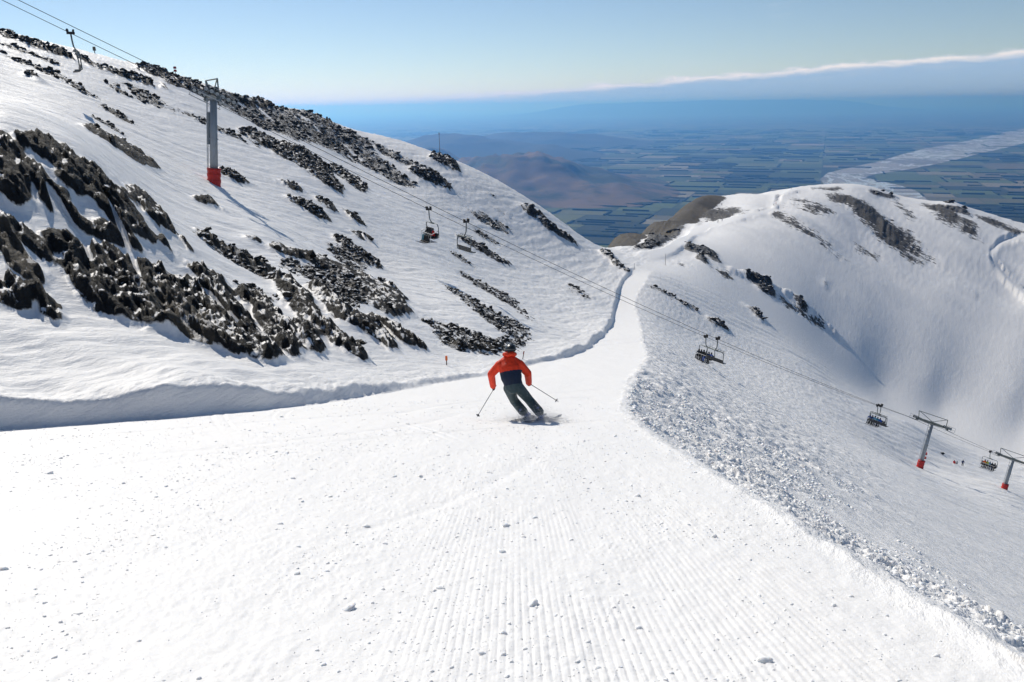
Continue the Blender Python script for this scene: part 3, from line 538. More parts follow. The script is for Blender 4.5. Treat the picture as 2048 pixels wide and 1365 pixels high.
# broken snow pushed over the right edge
dw = .30*YY+1.9
deb = sstep(-.02, .5, dr)*(1-sstep(.55, 1.15, dr/dw + .35*fbm(X*.35, YY*.2, 3, .5, 33)))*on*(1-sstep(215, 255, YY))
cl = (np.abs(gn(X*1.6, YY*1.6, 34))*1.3+np.abs(gn(X*4.7, YY*4.7, 35))*1.0+np.abs(gn(X*10, YY*10, 38))*.75)*np.clip(.75+.8*gn(X*.5, YY*.3, 41), .25, 1.4)
clf = np.abs(gn(X*.6, YY*.6, 36))*1.5+np.abs(gn(X*1.35, YY*1.35, 37))*.9+np.abs(gn(X*2.9, YY*2.9, 32))*.5
z += deb*(.085*cl*(1-sstep(25, 60, YY)) + .165*clf*sstep(12, 40, YY) + .05*fbm(X*.5, YY*.5, 3, .5, 37))
z += on*.035*np.exp(-((dr-.12)/.2)**2)*(1-sstep(40, 80, YY))*(.6+.7*gn(X*3, YY*1.8, 39))      # turned-up lip
z -= right*on*.10*sstep(.15, .7, dr)*(1-sstep(.1, .3, dr/dw))
# wind-worked snow on both flanks
al = X*.32+YY*.95; ac = X*.95-YY*.32
fan = left*(1-sstep(60, 110, YY))
z += bankpart*fan*sstep(0, 2, DL)*(.07*fbm(ac*.55, al*.16, 4, .5, 50) + .02*fbm(ac*2.5, al*.7, 3, .55, 51))
zz = np.minimum(DL, 1.2)
z += bankpart*on*left*(1-sstep(.5, 2.5, DL))*.05*fbm(X*2.2, YY*1.4, 3, .6, 52)          # crumbly bank top
streak = fbm(ac*.45, al*.055, 4, .55, 53)
z += left*sstep(30, 75, YY)*(.0008*YY)*streak
z += left*sstep(40, 80, YY)*(.0006*YY)*fbm(ac*1.4, al*.35, 3, .6, 54)
fa = X*.86+YY*.51; fc = X*.51-YY*.86
z += right*(1-deb)*(1-sstep(240, 330, YY))*sstep(6, 30, YY)*(.0013*YY)*fbm(fc*.22, fa*.05, 4, .55, 56)
z += right*(1-deb)*(1-sstep(300, 400, YY))*(.02*fbm(X*1.2, YY*1.2, 3, .55, 57))
ga = X*.43-YY*.9; gc = X*.9+YY*.43
far = sstep(440, 600, YY)*(X > 0)
z += far*(1-track)*(3.2*fbm(gc*.018, ga*.0045, 3, .5, 58) + .7*fbm(gc*.05, ga*.018, 4, .55, 59) + .10*fbm(gc*.3, ga*.1, 3, .6, 60))
cr_ = [W(*v_)[:2] for v_ in ((1470, 545, 392), (1500, 556, 400), (1545, 590, 402), (1600, 605, 402), (1640, 645, 394), (1668, 672, 385))]
dmin = np.full(X.shape, 99., np.float32); sub_ = (YY > 330) & (YY < 470) & (X > 80) & (X < 230); xs2, ys2 = X[sub_], YY[sub_]; dm2 = np.full(xs2.shape, 99.)
for A2, B2 in zip(cr_, cr_[1:]):
    d2 = B2-A2; t2 = np.clip(((xs2-A2[0])*d2[0]+(ys2-A2[1])*d2[1])/(d2@d2), 0, 1); dm2 = np.minimum(dm2, np.hypot(xs2-A2[0]-t2*d2[0], ys2-A2[1]-t2*d2[1]))
dmin[sub_] = dm2
z += np.exp(-(dmin/4.5)**2)*(2.2+1.6*fbm(X*.16, YY*.16, 3, .6, 66))
# crags: upturned slabs along the strata
sa = X*.57-YY*.82; sc = X*.82+YY*.57
def crag_relief(L, seed):
    wv = .6*fbm(sa/L*.5, sc/L*.5, 2, .5, seed+7)
    saw = lambda u: (lambda f: np.where(f < .14, f/.14, 1-(f-.14)/.86))(u-np.floor(u))
    w2 = 1.1*fbm(sa/L*.22, sc/L*.4, 3, .55, seed+5)
    return .75*ridged(sc/L+wv, sa/(L*3.6)+wv, 3, .5, seed) + .34*ridged(sc/L*2.9+wv, sa/L*.7+wv, 3, .55, seed+11) + .30*ridged(X/L*2.4, YY/L*2.4, 3, .6, seed+3) + .55*saw(sc/L*.6+.1*sa/L+w2) - .3
wn_, wm_, wf_ = 1-sstep(3.9, 4.5, LY), sstep(3.9, 4.5, LY)*(1-sstep(5.1, 5.7, LY)), sstep(5.1, 5.7, LY)
rel = wn_*.35*crag_relief(1.4, 70) + wm_*.42*crag_relief(2.8, 80) + wf_*1.3*crag_relief(10., 90)
cm = np.clip(crag+.8*tan, 0, 1)
z += cm*(np.maximum(rel, -.35*(wn_+1.6*wm_+4*wf_)) + .06*wn_+.10*wm_+.6*wf_)*(1-piste)
z += scree*(1-piste)*(wn_*.08*fbm(X*3, YY*3, 3, .6, 95)+wm_*.13*fbm(X*1.1, YY*1.1, 3, .6, 96)+wf_*.9*fbm(X*.3, YY*.3, 3, .6, 97))
z += (X > 30)*(1-right*deb)*sstep(300, 420, YY)*(1-track)*(.13*fbm(gc*.10, ga*.04, 4, .65, 65))
z += blur(track, 7)*1.6*sstep(320, 400, YY)
tm_ = (track > .34).astype(np.float32)*sstep(320, 400, YY); zb_ = blur(z*tm_, 16)/np.maximum(blur(tm_, 16), 1e-4)
tk_ = blur(tm_, 1); z = np.where(tm_ > 0, z*(1-tk_)+(zb_+.5)*tk_, z)
z = z.astype(np.float32)
nr, nc = z.shape
V = np.stack([X, YY, z], -1).reshape(-1, 3)
ii = np.arange(nr*nc, dtype=np.int32).reshape(nr, nc)
F = np.stack([ii[:-1, :-1], ii[:-1, 1:], ii[1:, 1:], ii[1:, :-1]], -1).reshape(-1, 4)
ground_me = mesh_np('mountain_ground', V, F)
for nm, v_ in (('crag', crag), ('scree', scree), ('brown', brown), ('tan', tan), ('track', np.maximum(track, piste)), ('deb', deb)): add_attr(ground_me, nm, v_)

def ground_z(x, y):
    """height of the finished ground"""
    a_ = x/y; j = float(np.interp(a_, _a, np.arange(nc))); i = float(np.interp(y, _Y, np.arange(nr)))
    i0 = min(int(i), nr-2); j0 = min(int(j), nc-2); fi = i-i0; fj = j-j0
    return float((z[i0, j0]*(1-fj)+z[i0, j0+1]*fj)*(1-fi) + (z[i0+1, j0]*(1-fj)+z[i0+1, j0+1]*fj)*fi)
def ground_n(x, y):
    e = max(.05, .004*y)
    return Vector((-(ground_z(x+e, y)-ground_z(x-e, y))/(2*e), -(ground_z(x, y+e)-ground_z(x, y-e))/(2*e), 1)).normalized()

# ---- snow and rock
q = MT('snow_and_rock'); p = q.pos()
geo = q.n('ShaderNodeNewGeometry'); nsep = q.n('ShaderNodeSeparateXYZ'); q.t.links.new(geo.outputs['Normal'], nsep.inputs[0]); nzv = nsep.outputs[2]
strat = q.map(p, (1, 1, 1), (0, 0, math.radians(-34.8)))
stretched = q.map(strat, (1.0, .28, .6))
nb = q.noise(p, .22, 9, .62); nf = q.noise(p, 1.6, 8, .66); ns = q.noise(stretched, .9, 9, .62); nff = q.noise(p, .55, 10, .72)
A_c, A_s, A_b, A_t, A_g = q.attr('crag'), q.attr('scree'), q.attr('brown'), q.attr('tan'), q.attr('track')
psep = q.n('ShaderNodeSeparateXYZ'); q.t.links.new(p, psep.inputs[0]); farw = q.rng(psep.outputs[1], 230, 420)
nst = q.noise(q.map(q.map(p, (1, 1, 1), (0, 0, math.radians(-25.5))), (1., .22, .7)), .16, 8, .62)
nff = q.mix(farw, nff, nst)
crag_f = q.rng(q.math('ADD', A_c, q.math('MULTIPLY', q.math('SUBTRACT', ns, .5), 1.1)), .30, .42)
tan_f = q.rng(q.math('ADD', A_t, q.math('MULTIPLY', q.math('SUBTRACT', ns, .5), .9)), .45, .55)
speck = q.mix(farw, q.noise(p, 2.6, 7, .75), q.noise(q.map(q.map(p, (1, 1, 1), (0, 0, math.radians(-25.5))), (1., .3, .8)), .55, 5, .7))
scree_f = q.rng(q.math('ADD', q.math('ADD', q.math('MULTIPLY', A_s, q.math('MULTIPLY_ADD', farw, .20, .58)), q.math('MULTIPLY', q.math('SUBTRACT', nff, .5), 1.3)), q.math('MULTIPLY', q.math('SUBTRACT', speck, .5), 1.9)), .40, .48)
scree_f = q.math('MULTIPLY', scree_f, q.rng(A_s, .05, .3))
brown_f = q.rng(q.math('ADD', A_b, q.math('MULTIPLY', q.math('SUBTRACT', nff, .5), .9)), .35, .5)
loose = q.math('MULTIPLY', q.rng(nff, .735, .78), q.rng(nb, .52, .64))          # lone stones poking through
loose = q.math('MULTIPLY', loose, q.math('SUBTRACT', 1., q.math('MAXIMUM', A_g, q.attr('deb'))))
bare = q.math('MAXIMUM', q.math('MAXIMUM', crag_f, tan_f), q.math('MAXIMUM', scree_f, brown_f))
# snow lodged on ledges of the rock
ledge = q.rng(q.math('ADD', q.math('ADD', nzv, q.math('MULTIPLY', q.math('SUBTRACT', ns, .5), .75)), q.math('MULTIPLY', q.math('SUBTRACT', nf, .5), .7)), .90, .99)
ledge = q.math('MULTIPLY', ledge, q.math('SUBTRACT', 1., q.math('MULTIPLY', scree_f, .6)))
ledge = q.math('MULTIPLY', ledge, q.math('SUBTRACT', 1., q.math('MULTIPLY', farw, .8)))
ledge = q.math('MULTIPLY', ledge, q.math('SUBTRACT', 1., q.math('MULTIPLY', brown_f, .85)))
ledge = q.math('MULTIPLY', ledge, q.math('SUBTRACT', 1., q.math('MULTIPLY', tan_f, .45)))
bare = q.math('MULTIPLY', bare, q.math('SUBTRACT', 1., q.math('MULTIPLY', ledge, .96)))
bare = q.math('MULTIPLY', bare, q.math('SUBTRACT', 1., A_g))
rc = q.mix(q.rng(nf, .3, .7), (.005, .005, .005), (.024, .022, .019))
rc = q.mix(q.math('MULTIPLY', q.rng(ns, .58, .7), .6), rc, (.07, .06, .044))
rc = q.mix(tan_f, rc, q.mix(ns, (.022, .019, .016), (.115, .096, .07)))
rc = q.mix(scree_f, rc, q.mix(nf, (.016, .015, .014), (.085, .077, .064)))
rc = q.mix(brown_f, rc, q.mix(nff, (.030, .026, .018), (.085, .068, .045)))
sn = q.mix(nb, (.87, .86, .845), (.91, .895, .875))
col = q.mix(bare, sn, rc)
micro = q.math('ADD', q.noise(p, 18., 4, .6), q.math('MULTIPLY', q.noise(p, 2.2, 5, .6), 2.2))
wind = q.noise(q.map(q.map(p, (1, 1, 1), (0, 0, math.radians(18.6))), (1.0, .22, 1.0)), .9, 7, .68)
wind = q.math('MULTIPLY', q.math('SUBTRACT', wind, .5), q.math('SUBTRACT', 1., q.math('MULTIPLY', A_g, .93)))
bn0 = q.bump(wind, .22, .75)
bn = q.bump(q.math('ADD', q.math('MULTIPLY', micro, .012), q.math('MULTIPLY', q.math('MULTIPLY', nf, bare), .8)), .9, .7)
bn.node.id_data.links.new(bn0, bn.node.inputs['Normal'])
q.bsdf(col, q.mix(bare, (.62, .62, .62), (.78, .78, .78)), bn, 0., q.mix(bare, (.35, .35, .35), (.3, .3, .3)))
snow_rock = q.m
og = obj('mountain_ground', ground_me, snow_rock); tag(og, kind='structure')
# the slope goes on uphill behind the camera
xs_ = np.linspace(-45, 30, 60); ys_ = np.linspace(-40, 2.5, 60); gx_, gy_ = np.meshgrid(xs_, ys_)
zu = PISTE_Z(gy_) - .03 + np.where(gx_ > 2.75, -.5*(gx_-2.75), 0) + np.where(gx_ < -16, .4*(-16-gx_), 0)
iu = np.arange(3600).reshape(60, 60)
ou = obj('upper_slope', mesh_np('upper_slope', np.stack([gx_, gy_, zu], -1).reshape(-1, 3), np.stack([iu[:-1, :-1], iu[:-1, 1:], iu[1:, 1:], iu[1:, :-1]], -1).reshape(-1, 4)), simple('plain_snow', (.86, .87, .88), .6)); tag(ou, kind='structure')

# ================================================================ the plains far below
HP = -1200.0
def on_plain(px, py, dz=0.):
    a, t = ray(px, py); Y = HP/t; return (a*Y, Y, HP+dz)
q = MT('far_plain'); p = q.pos()
n1 = q.noise(p, .00016, 6, .6); n2 = q.noise(q.map(p, (1, .35, 1)), .0011, 6, .6)
q.bsdf(q.mix(q.rng(n2, .4, .62), q.mix(n1, (.030, .042, .018), (.055, .066, .03)), q.mix(n1, (.10, .115, .05), (.16, .15, .08))), .9, spec=.1)
me = mesh_np('plain', [(-300000, -3000, HP), (300000, -3000, HP), (300000, 260000, HP), (-300000, 260000, HP)], [(0, 1, 2, 3)])
tag(obj('plain', me, q.m), kind='structure')
river_px = [(1846, 425), (1790, 424), (1700, 390), (1650, 372), (1640, 360), (1655, 347), (1700, 336), (1760, 323), (1800, 311), (1850, 298), (1905, 289), (1960, 277), (2010, 265), (2060, 255), (2120, 252), (2120, 266), (2060, 284), (2010, 297), (1960, 308), (1905, 322), (1860, 332), (1800, 343), (1752, 349), (1730, 356), (1760, 363), (1800, 372), (1830, 382), (1850, 395), (1858, 410)]
RIV = np.array([on_plain(*w_)[:2] for w_ in river_px])
# ---- paddocks, split again and again like a land survey
TH = math.radians(-21); ct, st_ = math.cos(TH), math.sin(TH)
fields = []; belts = []
def split(u0, v0, u1, v1, d):
    w_, h_ = u1-u0, v1-v0; yc = (v0+v1)/2
    lim = 520 if yc < 14000 else (700 if yc < 22000 else 950)
    if max(w_/1.35, h_) < lim*random.uniform(.8, 1.7) or d > 18:
        fields.append((u0, v0, u1, v1)); return
    if w_/1.35 > h_:
        m_ = u0+w_*random.uniform(.36, .64); split(u0, v0, m_, v1, d+1); split(m_, v0, u1, v1, d+1)
    else:
        m_ = v0+h_*random.uniform(.36, .64); split(u0, v0, u1, m_, d+1); split(u0, m_, u1, v1, d+1)
for gy in range(4500, 40000, 3550):
    for gx in range(-36000, 40000, 4000):
        if abs(gx+2000) > .95*gy+6000: continue
        split(gx, gy, gx+4000, gy+3550, 0)
FV, FF, FC = [], [], []; BV, BF = [], []
rot = lambda u, v: (u*ct-v*st_, u*st_+v*ct)
def box(bv, bf, u0, v0, u1, v1, h):
    b = len(bv)
    for (u, v) in ((u0, v0), (u1, v0), (u1, v1), (u0, v1)):
        x, y = rot(u, v); bv.append((x, y, HP+2)); 
    for (u, v) in ((u0, v0), (u1, v0), (u1, v1), (u0, v1)):
        x, y = rot(u, v); bv.append((x, y, HP+h*random.uniform(.8, 1.15)))
    for f in ((4, 5, 6, 7), (0, 1, 5, 4), (1, 2, 6, 5), (2, 3, 7, 6), (3, 0, 4, 7)): bf.append(tuple(b+k for k in f))
cx_ = np.array([rot((f[0]+f[2])/2, (f[1]+f[3])/2) for f in fields])
inr = in_poly(cx_[:, 0], cx_[:, 1], RIV)
wood = fbm(cx_[:, 0]/2600, cx_[:, 1]/5200, 3, .55, 101)
for k, (u0, v0, u1, v1) in enumerate(fields):
    if inr[k]: continue
    e = 10; b = len(FV)
    for (u, v) in ((u0+e, v0+e), (u1-e, v0+e), (u1-e, v1-e), (u0+e, v1-e)):
        x, y = rot(u, v); FV.append((x, y, HP+3))
    FF.append((b, b+1, b+2, b+3)); near_river = wood[k] > .34
    FC.append(.02 if near_river else random.choice((.1, .2, .3, .3, .42, .5, .55, .62, .7, .8, .95)) + random.uniform(-.04, .04))
    yc = (v0+v1)/2; wd = 26 if yc < 16000 else 40
    dens = .62+.35*math.tanh(2*wood[k])
    if random.random() < dens: box(BV, BF, u0+random.uniform(0, .3)*(u1-u0), v0-wd/2, u1-random.uniform(0, .3)*(u1-u0), v0+wd/2, random.uniform(12, 22))
    if random.random() < dens*.45: box(BV, BF, u0-wd/2, v0, u0+wd/2, v1-random.uniform(0, .4)*(v1-v0), random.uniform(12, 20))
    if random.random() < dens*.35:
        vm = random.uniform(v0, v1); um = random.uniform(u0, u1); box(BV, BF, um, vm-wd*.8, min(u1, um+random.uniform(100, 420)), vm+wd*.8, random.uniform(10, 18))
    if near_river and random.random() < .9:
        for _ in range(3):
            um = random.uniform(u0, u1); vm = random.uniform(v0, v1); box(BV, BF, um-random.uniform(60, 200), vm-random.uniform(40, 120), um+random.uniform(60, 200), vm+random.uniform(40, 120), random.uniform(10, 20))
q = MT('paddocks'); p = q.pos(); fc = q.attr('crop')
r_ = q.n('ShaderNodeValToRGB'); q.t.links.new(fc, r_.inputs[0]); cr = r_.color_ramp; cr.interpolation = 'LINEAR'
cr.elements[0].position = 0; cr.elements[0].color = (.028, .036, .020, 1); cr.elements[1].position = 1; cr.elements[1].color = (.34, .31, .23, 1)
for po, c_ in ((.08, (.045, .055, .03)), (.2, (.065, .09, .032)), (.45, (.115, .16, .058)), (.6, (.145, .175, .072)), (.75, (.17, .15, .09)), (.88, (.22, .20, .12))):
    e_ = cr.elements.new(po); e_.color = (*c_, 1)
q.bsdf(q.mix(q.math('MULTIPLY', q.noise(p, .004, 5, .6), .5), r_.outputs[0], (.06, .07, .035)), .9, spec=.1)
fm = mesh_np('farmland', FV, FF, False); add_attr(fm, 'crop', FC, 'FACE')
tag(obj('farmland', fm, q.m), kind='structure')
q = MT('pine_hedge'); q.bsdf(q.mix(q.noise(q.pos(), .03, 4), (.016, .026, .012), (.04, .055, .024)), .9, spec=.1)
tag(obj('shelterbelt_trees', mesh_np('shelterbelt_trees', BV, BF, False), q.m), 'dark rows of shelterbelt trees between paddocks on the plain', 'trees', kind='stuff')
# ---- braided river
from mathutils.geometry import tessellate_polygon
tri = tessellate_polygon([[Vector((x, y, 0)) for x, y in RIV]])
q = MT('river_gravel'); p = q.pos(); w1 = q.noise(q.map(p, (.9, .45, 1), (0, 0, .5)), .0011, 8, .62, dist=1.2); w2 = q.noise(q.map(p, (1, .5, 1), (0, 0, .6)), .0006, 7, .6, dist=1.6)
br = q.math('MAXIMUM', q.rng(q.math('ABSOLUTE', q.math('SUBTRACT', w1, .5)), .0, .035, 1, 0), q.rng(q.math('ABSOLUTE', q.math('SUBTRACT', w2, .47)), .0, .03, 1, 0))
q.bsdf(q.mix(br, q.mix(q.rng(w1, .35, .65), (.17, .17, .16), (.30, .30, .29)), (.55, .63, .66)), q.mix(br, (.9, .9, .9), (.35, .35, .35)), spec=.3)
tag(obj('river', mesh_np('river', [(x, y, HP+6) for x, y in RIV], [tuple(t_) for t_ in tri]), q.m), kind='structure')
# river terrace on the far right
# ---- foothills
def hills(name, x0, x1, y0, y1, nx, ny, fn, mat):
    xs_ = np.linspace(x0, x1, nx); ys_ = np.linspace(y0, y1, ny); gx, gy = np.meshgrid(xs_, ys_)
    h = fn(gx, gy); i_ = np.arange(nx*ny).reshape(ny, nx)
    F_ = np.stack([i_[:-1, :-1], i_[:-1, 1:], i_[1:, 1:], i_[1:, :-1]], -1).reshape(-1, 4)
    return tag(obj(name, mesh_np(name, np.stack([gx, gy, HP-12+h], -1).reshape(-1, 3), F_), mat), kind='structure')
def bump_at(gx, gy, px, py, Y, sx, sy, pw=1.25):
    a, t = ray(px, py); h = t*Y-HP
    return h*np.exp(-((np.abs(gx-a*Y)/sx)**2+(np.abs(gy-Y)/sy)**2)**pw)
def f_near(gx, gy):
    w = .17*fbm(gx/900, gy/900, 5, .5, 120)
    h = np.maximum.reduce([bump_at(gx, gy, 1035, 313, 12600, 1200, 1800), bump_at(gx, gy, 1110, 335, 12900, 1150, 1700), bump_at(gx, gy, 940, 325, 13300, 1100, 1700), bump_at(gx, gy, 850, 305, 15000, 900, 1700), bump_at(gx, gy, 1170, 352, 11900, 900, 1500), bump_at(gx, gy, 985, 345, 11600, 600, 900)])
    g = ridged(gx/750, gy/1300, 4, .5, 130)
    return h*(1+w) + np.clip(h/400, 0, 1)*75*(g-.4)
def f_far(gx, gy):
    h = np.maximum.reduce([bump_at(gx, gy, 905, 273, 21500, 1600, 2600), bump_at(gx, gy, 985, 283, 21500, 1500, 2300), bump_at(gx, gy, 830, 290, 21000, 1500, 2300), bump_at(gx, gy, 1060, 266, 26500, 2200, 2200), bump_at(gx, gy, 1150, 270, 26800, 1800, 2000), bump_at(gx, gy, 1080, 292, 20500, 1100, 1600)])
    return h*(1+.14*fbm(gx/1600, gy/1600, 5, .5, 140)) + np.clip(h/400, 0, 1)*80*(ridged(gx/1500, gy/2400, 4, .5, 150)-.4)
q = MT('tussock_hill'); p = q.pos(); n1 = q.noise(p, .0012, 8, .6)
q.bsdf(q.mix(q.rng(n1, .38, .6), (.05, .058, .028), q.mix(q.noise(p, .004, 5), (.15, .10, .058), (.22, .155, .09))), .9, spec=.1)
hills('foothills', -6500, 4500, 9300, 17500, 190, 130, f_near, q.m)
q = MT('bush_hill'); q.bsdf(q.mix(q.noise(q.pos(), .0008, 7), (.03, .04, .02), (.09, .08, .045)), .9, spec=.1)
hills('distant_foothills', -9000, 6500, 16500, 31000, 150, 90, f_far, q.m)
def f_sea(gx, gy):
    return np.maximum.reduce([bump_at(gx, gy, 1420, 201, 100000, 12000, 8000), bump_at(gx, gy, 1560, 199.5, 100500, 12000, 8000), bump_at(gx, gy, 1300, 204.5, 99000, 9000, 8000), bump_at(gx, gy, 1650, 201, 101000, 7000, 7000), bump_at(gx, gy, 1210, 207.5, 98000, 8000, 7000)])*(1+.05*fbm(gx/2200, gy/2200, 4, .5, 160))
hills('coastal_hills', -6000, 72000, 80000, 122000, 200, 60, f_sea, q.m)
# ---- the air
HT = 440.0
bm = bmesh.new(); bm_box(bm, (0, 126000, (HP-15+HT)/2), (640000, 300000, HT-(HP-15)))
hz = obj('haze', bm_mesh('haze', bm)); tag(hz, kind='stuff', label='blue haze lying over the plains', cat='haze')
hm = bpy.data.materials.new('air'); hm.use_nodes = True; ht = hm.node_tree; ht.nodes.clear()
pv = ht.nodes.new('ShaderNodeVolumePrincipled'); pv.inputs['Color'].default_value = (.14, .42, 1.0, 1); pv.inputs['Absorption Color'].default_value = (.5, .45, 1, 1); pv.inputs['Density'].default_value = 4.2e-5; pv.inputs['Anisotropy'].default_value = .6
ho = ht.nodes.new('ShaderNodeOutputMaterial'); ht.links.new(pv.outputs[0], ho.inputs['Volume']); hz.data.materials.append(hm)

# ================================================================ chairlift
steel = simple('galvanised_steel', (.30, .33, .36), .5, .3, .12, 1.5, .004)
hub_m = simple('pale_hub', (.5, .5, .48), .5, .2)
steel_dk = simple('weathered_steel', (.16, .18, .18), .55, .5, .2, 3.)
pad_red = simple('red_pad_cover', (.52, .022, .016), .5, 0., .15, 2., .03)
rubber = simple('black_rubber', (.02, .02, .022), .7)
rope_m = simple('steel_rope', (.07, .07, .075), .5, .4)
grey_paint = simple('grey_green_paint', (.13, .15, .14), .5, .1, .15, 4.)
seat_m = simple('dark_seat_vinyl', (.035, .038, .042), .55)
pale_bar = simple('pale_restraint_bar', (.62, .62, .60), .4, .2)
HALF = 3.5
T_L = Vector((-32.9, 90.5, 0)); T_1 = Vector((89.6, 161.2, 0)); RD = (T_1-T_L).normalized()     # plan direction downhill
T_2 = T_L + RD*((Vector((122.2, 178.8, 0))-T_L).dot(RD))
T_3 = T_2 + RD*70; T_0 = T_L - RD*62
ND = Vector((RD.y, -RD.x, 0))                                                              # across the line, near side
def tower_top(b, px, py):
    a, t = ray(px, py); return t*b.y
for b in (T_L, T_1, T_2): b.z = ground_z(b.x, b.y)
TOPZ = {0: None, 'L': tower_top(T_L, 432, 188), '1': tower_top(T_1, 1858, 846), '2': tower_top(T_2, 2040, 918)}
zL, z1, z2 = TOPZ['L'], TOPZ['1'], TOPZ['2']
a0, t0_ = ray(60, 17)                                                # the line climbs out of the frame here
k0 = (a0*T_L.y-T_L.x)/(RD.x-a0*RD.y); y0 = T_L.y+k0*RD.y; g0 = (t0_*y0-zL)/k0
z0 = zL + g0*(-62); z3 = z2-30
POSTS = [(T_0, z0), (T_L, zL), (T_1, z1), (T_2, z2), (T_3, z3)]
def rope_at(s):
    """height of the rope and its plan point, s metres downhill of the left tower"""
    ss = [(b-T_L).dot(RD) for b, _ in POSTS]
    for (sa_, za), (sb_, zb), sag in zip([(ss[i], POSTS[i][1]) for i in range(4)], [(ss[i+1], POSTS[i+1][1]) for i in range(4)], (.2, SAG, .25, .6)):
        if s <= sb_:
            f = (s-sa_)/(sb_-sa_); return za+(zb-za)*f - sag*4*f*(1-f)
    return POSTS[-1][1]
SAG = 2.2
def rope_pt(s, side):
    b = T_L + RD*s; return Vector((b.x, b.y, rope_at(s))) + ND*HALF*side
for side, lab in ((1, 'near steel haul rope running over the nearer sheaves of the lift towers'), (-1, 'far steel haul rope carrying the occupied chairs')):
    me = tube_mesh('haul_rope', [rope_pt(s, side) for s in np.linspace(-60, 250, 130)], .034, 6)
    tag(obj('haul_rope', me, rope_m), lab, 'cable', 'haul ropes of the chairlift')
def lift_tower(base, topz, lean, label, big):
    ax = Vector((RD.x*lean[0]+ND.x*lean[1], RD.y*lean[0]+ND.y*lean[1], 1.0)); H = topz-base.z
    root = empty('lift_tower', base); tag(root, label, 'lift tower', 'steel towers of the chairlift')
    at = lambda h: ax*h                                              # point on the tube axis in local space
    foot = 0.0
    obj('tube', tube_mesh('tube', [at(-1.2), at(H*.5), at(H-.55)], [.44, .41, .37], 24), steel, root)
    for hf in (H*.5, H-.56): obj('flange', tube_mesh('flange', [at(hf-.06), at(hf+.06)], .49, 24, False), steel, root)
    ph = min(2.0, H*.17)
    bm = bmesh.new(); hs = np.linspace(-.7, ph, 12); bm_tube(bm, [at(h) for h in hs], [.72+.04*math.sin(h*9) for h in hs], 22)
    pad = obj('safety_pad', bm_mesh('safety_pad', bm, True), pad_red, root)
    bm = bmesh.new()
    for h in (.35, ph*.62, ph*.93): bm_tube(bm, [at(h-.03), at(h+.03)], .765, 22)
    obj('strap', bm_mesh('strap', bm), simple('red_strap', (.40, .015, .012), .6), pad)
    # cross arm: two tapering box girders with a bolted plate
    c = at(H-.3); rr = Matrix((ND, RD, (0, 0, 1))).transposed()
    sl_ = (rope_at((base-T_L).dot(RD)+2)-rope_at((base-T_L).dot(RD)-2))/4
    bm = bmesh.new()
    for s in (-1, 1):
        v = []
        for f, hh in ((0, .34), (1, .20)):
            for du, dz in ((-.2, -hh), (.2, -hh), (.2, hh*.6), (-.2, hh*.6)): v.append(bm.verts.new(c + ND*(s*f*(HALF+.1)) + RD*du*(1-.3*f) + Vector((0, 0, dz))))
        for i in range(4): bm.faces.new((v[i], v[(i+1) % 4], v[4+(i+1) % 4], v[4+i]))
        bm.faces.new(v[4:]); bm.faces.new(v[:4][::-1])
    obj('cross_arm', bm_mesh('cross_arm', bm), grey_paint, root)
    # lifting frame above the arm
    bm = bmesh.new(); up = 1.75
    for s in (-1, 1):
        e = c + ND*s*(HALF-.35)
        bm_tube(bm, [e, e + Vector((0, 0, up)) + ND*s*.15], .075, 6)
        bm_tube(bm, [c + Vector((0, 0, .25)), e + Vector((0, 0, up))], .06, 6)
    bm_tube(bm, [c - ND*(HALF-.2) + Vector((0, 0, up)), c + ND*(HALF-.2) + Vector((0, 0, up))], .075, 6)
    obj('lifting_frame', bm_mesh('lifting_frame', bm), grey_paint, root)
    # sheave trains with their wheels and catwalks
    for s in (-1, 1):
        o_ = c + ND*s*HALF; dirv = (RD + Vector((0, 0, sl_))).normalized(); upv = ND.cross(dirv).normalized()
        if upv.z < 0: upv = -upv
        bm = bmesh.new(); R3 = Matrix((dirv, ND, upv)).transposed()
        bm_box(bm, o_ + upv*.02, (3.2, .10, .16), R3)
        for k in (-1, 1): bm_box(bm, o_ + dirv*k*.9 + upv*.12, (1.3, .14, .14), R3)
        bm_box(bm, o_ - upv*.22, (.5, .34, .5), R3)
        tr = obj('sheave_train', bm_mesh('sheave_train', bm), steel_dk, root)
        for k in range(6):
            w = o_ + dirv*(-1.5+.6*k) + upv*.07
            bm = bmesh.new(); bm_tube(bm, [w-ND*.07, w-ND*.03, w+ND*.03, w+ND*.07], [.27, .24, .24, .27], 16)
            ow = obj('sheave', bm_mesh('sheave', bm, False), rubber, tr)
            bm = bmesh.new(); bm_tube(bm, [w-ND*.09, w+ND*.09], .205, 14); obj('hub', bm_mesh('hub', bm), hub_m, tr)
        bm = bmesh.new(); cw = o_ + ND*s*.55 - upv*.55
        bm_box(bm, cw, (3.6, .5, .05), R3)
        for k in (-1.7, 0, 1.7): bm_tube(bm, [cw+dirv*k+ND*s*.25, cw+dirv*k+ND*s*.25+upv*1.0], .03, 5)
        for hh in (.5, 1.0): bm_tube(bm, [cw-dirv*1.75+ND*s*.25+upv*hh, cw+dirv*1.75+ND*s*.25+upv*hh], .03, 5)
        bm_tube(bm, [cw-upv*.0, c + ND*s*2.6 - Vector((0, 0, .1))], .05, 5)
        obj('catwalk', bm_mesh('catwalk', bm), steel, root)
    # ladder on the uphill side
    ld = (-RD*.62-ND*.3).normalized() if big else (-RD*.9-ND*.2).normalized()
    tx = ld.cross(Vector((0, 0, 1))).normalized(); bm = bmesh.new(); off = ld*.66
    for s in (-1, 1): bm_tube(bm, [at(.6*ph)+off+tx*.2*s, at(H-.4)+off+tx*.2*s], .035, 6)
    n_ = int((H-1.6)/.42)
